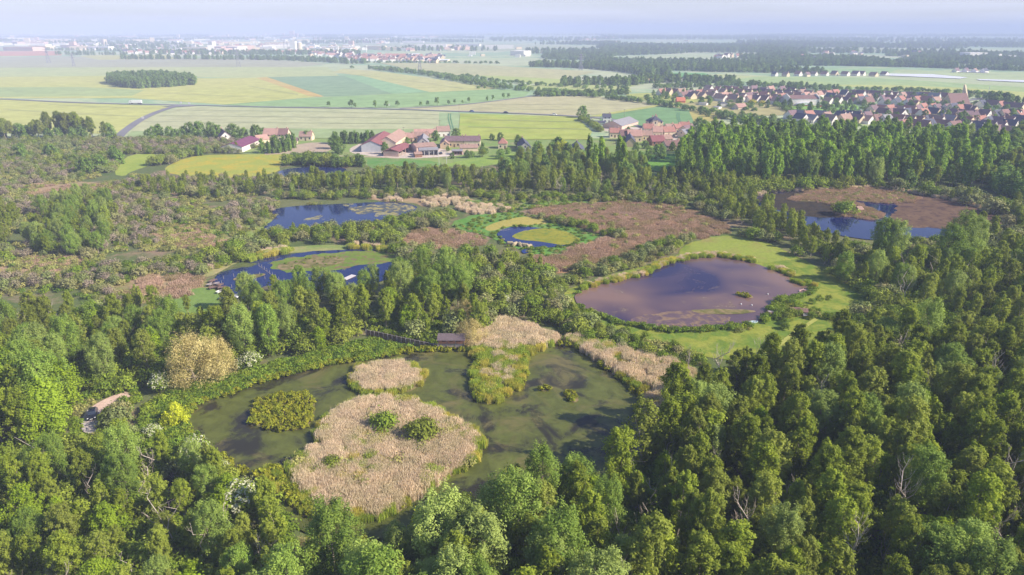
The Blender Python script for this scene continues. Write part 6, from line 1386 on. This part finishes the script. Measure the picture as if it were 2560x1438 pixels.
# lorry
tp = G(338, 261.4); lr = empty('lorry', tp + Vector((0, 0, .5)), R(3)); tag(lr, 'white articulated lorry on the country road across the plain', 'lorry')
m_tr = plain('trailer_white', S(240, 240, 240), .5, var=.03)
mb = MB(); mb.box(-3.2, 7.0, -1.25, 1.25, 1.1, 3.9); mb.build('trailer', m_tr, lr)
mb = MB(); mb.prism([(-3.6, .5), (-6.0, .5), (-6.05, 1.9), (-5.7, 3.0), (-5.0, 3.6), (-3.7, 3.7)], -1.2, 1.2, axis='y'); mb.build('cab', plain('cab_white', S(225, 228, 232), .4), lr)
mb = MB(); mb.box(-6.08, -5.6, -1.0, 1.0, 1.9, 2.8); mb.build('windscreen', m_glass, lr)
mb = MB(); mb.box(-3.6, 6.8, -.5, .5, .7, 1.1); mb.build('chassis', m_void, lr)
for x in (-5.2, -3.2, 3.6, 4.8, 6.0):
    for sy in (-1, 1): mb = MB(); mb.tube([(x, sy * .9, .5), (x, sy * 1.24, .5)], [.5, .5], 12); mb.f.append(tuple(range(11, -1, -1))); mb.m.append(0); mb.build('wheel', plain('tyre', S(40, 40, 42), .9), lr)
# road signs at the junction
for x, y, s in ((453, 262.5, 'white road sign at the track junction'), (474, 264.0, 'low white sign east of the track junction'), (358, 301, 'small pale marker beside the track'), (973, 268, 'white sign at the avenue crossroads')):
    q = G(x, y); r_ = empty('road_sign', q + Vector((0, 0, .0))); mb = MB(); mb.cyl(0, 0, 0, 2.0, .07, .07, 6); mb.build('post', m_greyw, r_); mb = MB(); mb.box(-1.0, 1.0, -.08, -.03, 1.6, 3.2); mb.build('panel', plain('sign_white', S(238, 236, 232), .5, var=.02), r_); tag(r_, s, 'sign')
# raft pond: raft, posts, moorings
def on(px, py, z=.32): q = G(px, py); q.z = z; return q
r_ = empty('raft', on(873, 697), R(62)); tag(r_, 'pale rectangular raft floating on the raft pond', 'raft')
mb = MB(); [mb.box(-2.3, 2.3, -.95 + i * .32, -.68 + i * .32, .18, .26) for i in range(6)]; mb.build('deck', plain('pale_deck', S(206, 200, 204), .8, var=.1, scale=3), r_)
for sy in (-.7, .7): mb = MB(); mb.tube([(-2.3, sy, .08), (2.3, sy, .08)], [.13, .13], 8); mb.build('float', m_greyw, r_)
k = 0; line = [(648, 667), (655, 671), (662, 676), (668, 681), (675, 686), (682, 691), (690, 696), (698, 702)] + [(598, 713), (620, 716), (641, 703), (663, 700), (606, 722), (630, 721), (688, 708), (711, 706), (560, 700), (585, 694), (611, 688), (555, 712), (580, 722), (650, 690)]
for i, (x, y) in enumerate(line):
    mb = MB(); mb.cyl(0, 0, -.3, 1.1, .05, .04, 6); o = mb.build('mooring_post', m_dead); o.location = on(x, y)
    tag(o, 'slim pale post in the dividing line across the raft pond' if i < 8 else 'slim pale post standing in the west bay of the raft pond', 'post', 'posts of the dividing line in the raft pond' if i < 8 else 'posts standing in the west bay of the raft pond')
ribbon('path', [(646, 666), (672, 684), (700, 704)], .35, .335, plain('rope_float', S(96, 98, 116), .7)).name = 'boom'
bpy.data.objects['boom']['kind'] = 'stuff'; bpy.data.objects['boom']['label'] = 'thin floating boom dividing the raft pond'
def boat(p, yaw, mt, label, l=3.2, name='rowing_boat'):
    r_ = empty(name, p, yaw); mb = MB(); n = 7; L = []
    for i in range(n):
        t = i / (n - 1); x = (t - .5) * l; hw = .62 * math.sin(math.pi * min(1, .18 + t * .82)) ** .6 if t > 0 else .5; hw = max(hw, .05)
        L.append([(x, -hw, .42), (x, -hw * .7, .02), (x, hw * .7, .02), (x, hw, .42)])
    for i in range(n - 1):
        for k in range(3): mb.quad(L[i][k], L[i + 1][k], L[i + 1][k + 1], L[i][k + 1])
    mb.poly(L[0]); mb.build('hull', mt, r_)
    for x in (-.6, .4): mb = MB(); mb.box(x - .12, x + .12, -.5, .5, .3, .34); mb.build('thwart', m_greyw, r_)
    tag(r_, label, 'boat'); return r_
boat(on(574, 740), R(140), plain('teal_hull', S(60, 120, 120), .5), 'teal rowing boat at the south end of the moorings'); boat(on(586, 744), R(150), plain('white_hull', S(235, 235, 238), .5), 'white rowing boat beside the teal one'); boat(G(556, 749) + Vector((0, 0, .1)), R(10), plain('blue_hull', S(40, 70, 130), .5), 'small blue boat pulled up on the grass', 2.2)
boat(on(549, 733), R(60), plain('white_hull', S(235, 235, 238), .5), 'small white boat west of the moorings', 2.0); boat(on(2370, 495), R(-14), plain('white_hull', S(235, 235, 238), .5), 'long white boat moored at the woodland pond', 6.5, 'punt'); boat(on(2190, 542), R(0), plain('white_hull', S(235, 235, 238), .5), 'white boat at the tip of the spit in the woodland pond', 3.0); boat(on(1884, 810), R(20), plain('pale_blue_hull', S(190, 216, 226), .5), 'pale blue boat at the south shore of the round pond', 2.6)
for i, (x, y, a_, l) in enumerate(((532, 706, 70, 2.6), (540, 713, 20, 2.2), (548, 718, 80, 2.8), (555, 723, 15, 2.2), (562, 728, 70, 2.6), (570, 733, 30, 2.4), (536, 722, 40, 3.2), (527, 715, 70, 2.4))):
    r_ = empty('landing_stage', on(x, y), R(a_)); mb = MB(); [mb.box(-l / 2, l / 2, -.8 + k * .33, -.52 + k * .33, .35, .42) for k in range(5)]; mb.build('deck', [m_darkw, m_greyw, plain('rusty_sheet', S(132, 108, 98), .8)][i % 3], r_)
    for sx in (-1, 1): mb = MB(); mb.cyl(sx * l * .45, -.7, -.2, .9, .07, .06, 6); mb.build('post', m_darkw, r_)
    tag(r_, ['brown board', 'grey board', 'dull rusty'][i % 3] + ' landing stage ' + ['at the north end of the row', 'second from the north end', 'third from the north end', 'in the middle of the row', 'just south of the row middle', 'at the south end of the row', 'set back on the grass behind the row', 'behind the north end of the row'][i], 'landing stage', 'landing stages on the west shore of the raft pond')
# round pond: garden hut, bench, jetty, floats
hb(1974, 787, 1996, 788, 2.4, 1.9, .9, 'wood', 'brown', 'low overgrown garden hut on the promontory of the round pond', name='garden_hut', cat='hut', chim=0, open_front=True)
hb(2002, 786, 2015, 787, 2.4, 1.6, .6, 'wood', 'brown', 'little brown lean-to beside the overgrown garden hut', name='garden_hut', cat='hut', chim=0)
hb(2140, 529, 2151, 528, 3.0, 1.6, 1.2, 'wood', 'rust', 'tiny brown hut on the spit in the woodland pond', name='fishing_hut', cat='hut', chim=0)
r_ = empty('garden_bench', G(2016, 792), R(3)); tag(r_, 'grey garden bench before the overgrown hut', 'bench'); m_ = plain('bench_grey', S(206, 206, 212), .6)
mb = MB(); mb.box(-.9, .9, -.25, .25, .42, .47); mb.build('seat', m_, r_); mb = MB(); mb.box(-.9, .9, .22, .27, .55, .95); mb.build('backrest', m_, r_)
for x in (-.8, .8): mb = MB(); mb.box(x - .05, x + .05, -.22, .22, 0, .42); mb.build('leg', m_, r_)
a, b = on(1898, 802), on(1924, 788); d = b - a; r_ = empty('jetty', (a + b) / 2, math.atan2(d.y, d.x)); tag(r_, 'narrow plank jetty at the south east corner of the round pond', 'jetty')
mb = MB(); mb.box(-d.length / 2, d.length / 2, -.35, .35, .3, .38); mb.build('deck', plain('blue_grey_deck', S(130, 136, 160), .7), r_)
for x in (-d.length / 2, 0, d.length / 2): mb = MB(); mb.cyl(x, .3, -.2, .9, .07, .06, 6); mb.build('post', m_darkw, r_)
r_ = empty('pump_box', on(1926, 789), .3); tag(r_, 'small pink box at the end of the plank jetty', 'box'); mb = MB(); mb.box(-.7, .7, -.5, .5, -.1, .9); mb.build('body', plain('pink_box', S(216, 170, 168), .7), r_); mb = MB(); mb.box(-.78, .78, -.58, .58, .9, .98); mb.build('lid', m_greyw, r_)
def log(p, yaw, label, s=1.0, cat='driftwood'):
    r_ = MB(); r_.tube([(-1.1 * s, 0, .05), (-.2, .15, .22), (1.0 * s, -.1, .1)], [.16, .18, .1], 6); r_.tube([(-.2, .15, .2), (.3, .7 * s, .45)], [.08, .04], 5); r_.tube([(.2, .05, .2), (.1, -.7 * s, .3)], [.08, .04], 5); o = r_.build('driftwood', plain('pink_driftwood', S(216, 178, 170), .8)); o.location = p; o.rotation_euler = (0, 0, yaw); tag(o, label, cat)
log(on(2008, 729), 0, 'larger pale branch floating in the east corner of the round pond', 1.1); log(on(2000, 731), 1, 'small pale branch west of the larger floating one', .6); log(on(1997, 744), .4, 'pale floating wood near the east shore of the round pond', 1.2); log(on(2182, 772), .2, 'heap of pale branches on the mown lawn', 1.6)
for x, y, s in ((1919, 739, 'middle of the round pond'), (1879, 767, 'south half of the round pond'), (1999, 738, 'east corner of the round pond'), (1852, 764, 'south west of the other buoys of the round pond')):
    mb = MB(); mb.tube([(0, 0, -.1), (0, 0, .08), (0, 0, .3), (0, 0, .42)], [.08, .2, .17, .04], 10); o = mb.build('buoy', plain('buoy_white', S(240, 240, 240), .4)); o.location = on(x, y); tag(o, 'white buoy in the ' + s, 'buoy')
# fallen trunk, stone dam at the small pond, flowering shrubs
for i, (x, y) in enumerate(((1276, 612), (1288, 614), (1300, 615), (1312, 617), (1322, 620))):
    g = np.random.default_rng(i); mb = MB(); mb.tube([(-1.6, 0, -.1), (-.9, .2, .6), (.7, -.1, .7), (1.5, .1, -.1)], [.5, .8, .75, .4], 7); o = mb.build('spoil_heap', plain('pale_spoil', S(176, 162, 132), .95, var=.2, scale=2)); o.location = G(x, y); o.rotation_euler = (0, 0, i); tag(o, 'heap of pale spoil ' + ['at the west end of the small pond dam', 'second from the west on the small pond dam', 'in the middle of the small pond dam', 'east of the middle of the small pond dam', 'at the east end of the small pond dam'][i], 'spoil heap', 'spoil heaps on the small pond dam')
el = [flower_kind('e', 'elder_shrub', 'shrub', 3.4, 2.2, m_green, m_flow, 71), flower_kind('e', 'elder_shrub', 'shrub', 3.4, 2.2, m_green, m_flow, 75)]
def flowering(px, py, s, label, k=0, z=0.0, mesh=None, name='elder_shrub', cat='flowering shrub'):
    q = G(px, py); q.z = z; r_ = empty(name, q, k * 2.1); r_.scale = (s, s, s); lm, fm = mesh or el[k % 2]
    for nm, me in (('foliage', lm), ('blossom', fm)): o = bpy.data.objects.new(nm, me); COL.objects.link(o); o.parent = r_
    tag(r_, label, cat)
flowering(630, 922, 1.15, 'white flowering elder spread along the bank east of the blond willow', 0); flowering(606, 925, .8, 'smaller white flowering elder beside the spread one', 1); flowering(402, 978, 1.1, 'white flowering elder west of the blond willow', 1); flowering(385, 1095, .8, 'white flowering elder beside the golden willow meadow', 0)
flowering(492, 1150, 1.2, 'white flowering elder at the west tip of the lily pond', 1); flowering(556, 1178, .6, 'little flowering elder on the pond rim', 0); flowering(607, 1305, 1.5, 'tall white flowering elder above bare stems', 0, 2.0); flowering(1265, 770, 1.0, 'pale flowering shrub in the scrub west of the round pond', 1)
gl = [flower_kind('y', 'gorse', 'shrub', 1.6, 1.7, m_green, m_yel, 81)]
flowering(1972, 768, .8, 'yellow flowering bush on the roofline of the garden hut', 0, 0, gl[0], 'broom_shrub'); flowering(1880, 262, 2.6, 'big yellow flowering bush beside the sports ground', 0, 0, gl[0], 'broom_shrub'); flowering(1905, 263, 2.2, 'second yellow flowering bush beside the sports ground', 0, 0, gl[0], 'broom_shrub'); flowering(548, 347, 1.6, 'yellow bush west of the white gabled house', 0, 0, gl[0], 'broom_shrub')
# ================================================================== HAZE
hz = MB(); hz.box(-36000, 36000, -1000, 36000, -1.0, 118.0)
m_h = bpy.data.materials.new('haze_air'); m_h.use_nodes = True
n = m_h.node_tree.nodes; n.clear()
ho = n.new('ShaderNodeOutputMaterial'); pv = n.new('ShaderNodeVolumePrincipled')
pv.inputs['Color'].default_value = (0.60, 0.67, 1.0, 1)
pv.inputs['Density'].default_value = 0.00029
pv.inputs['Anisotropy'].default_value = -0.15
m_h.node_tree.links.new(pv.outputs[0], ho.inputs['Volume'])
tag(hz.build('haze', m_h), kind='stuff')
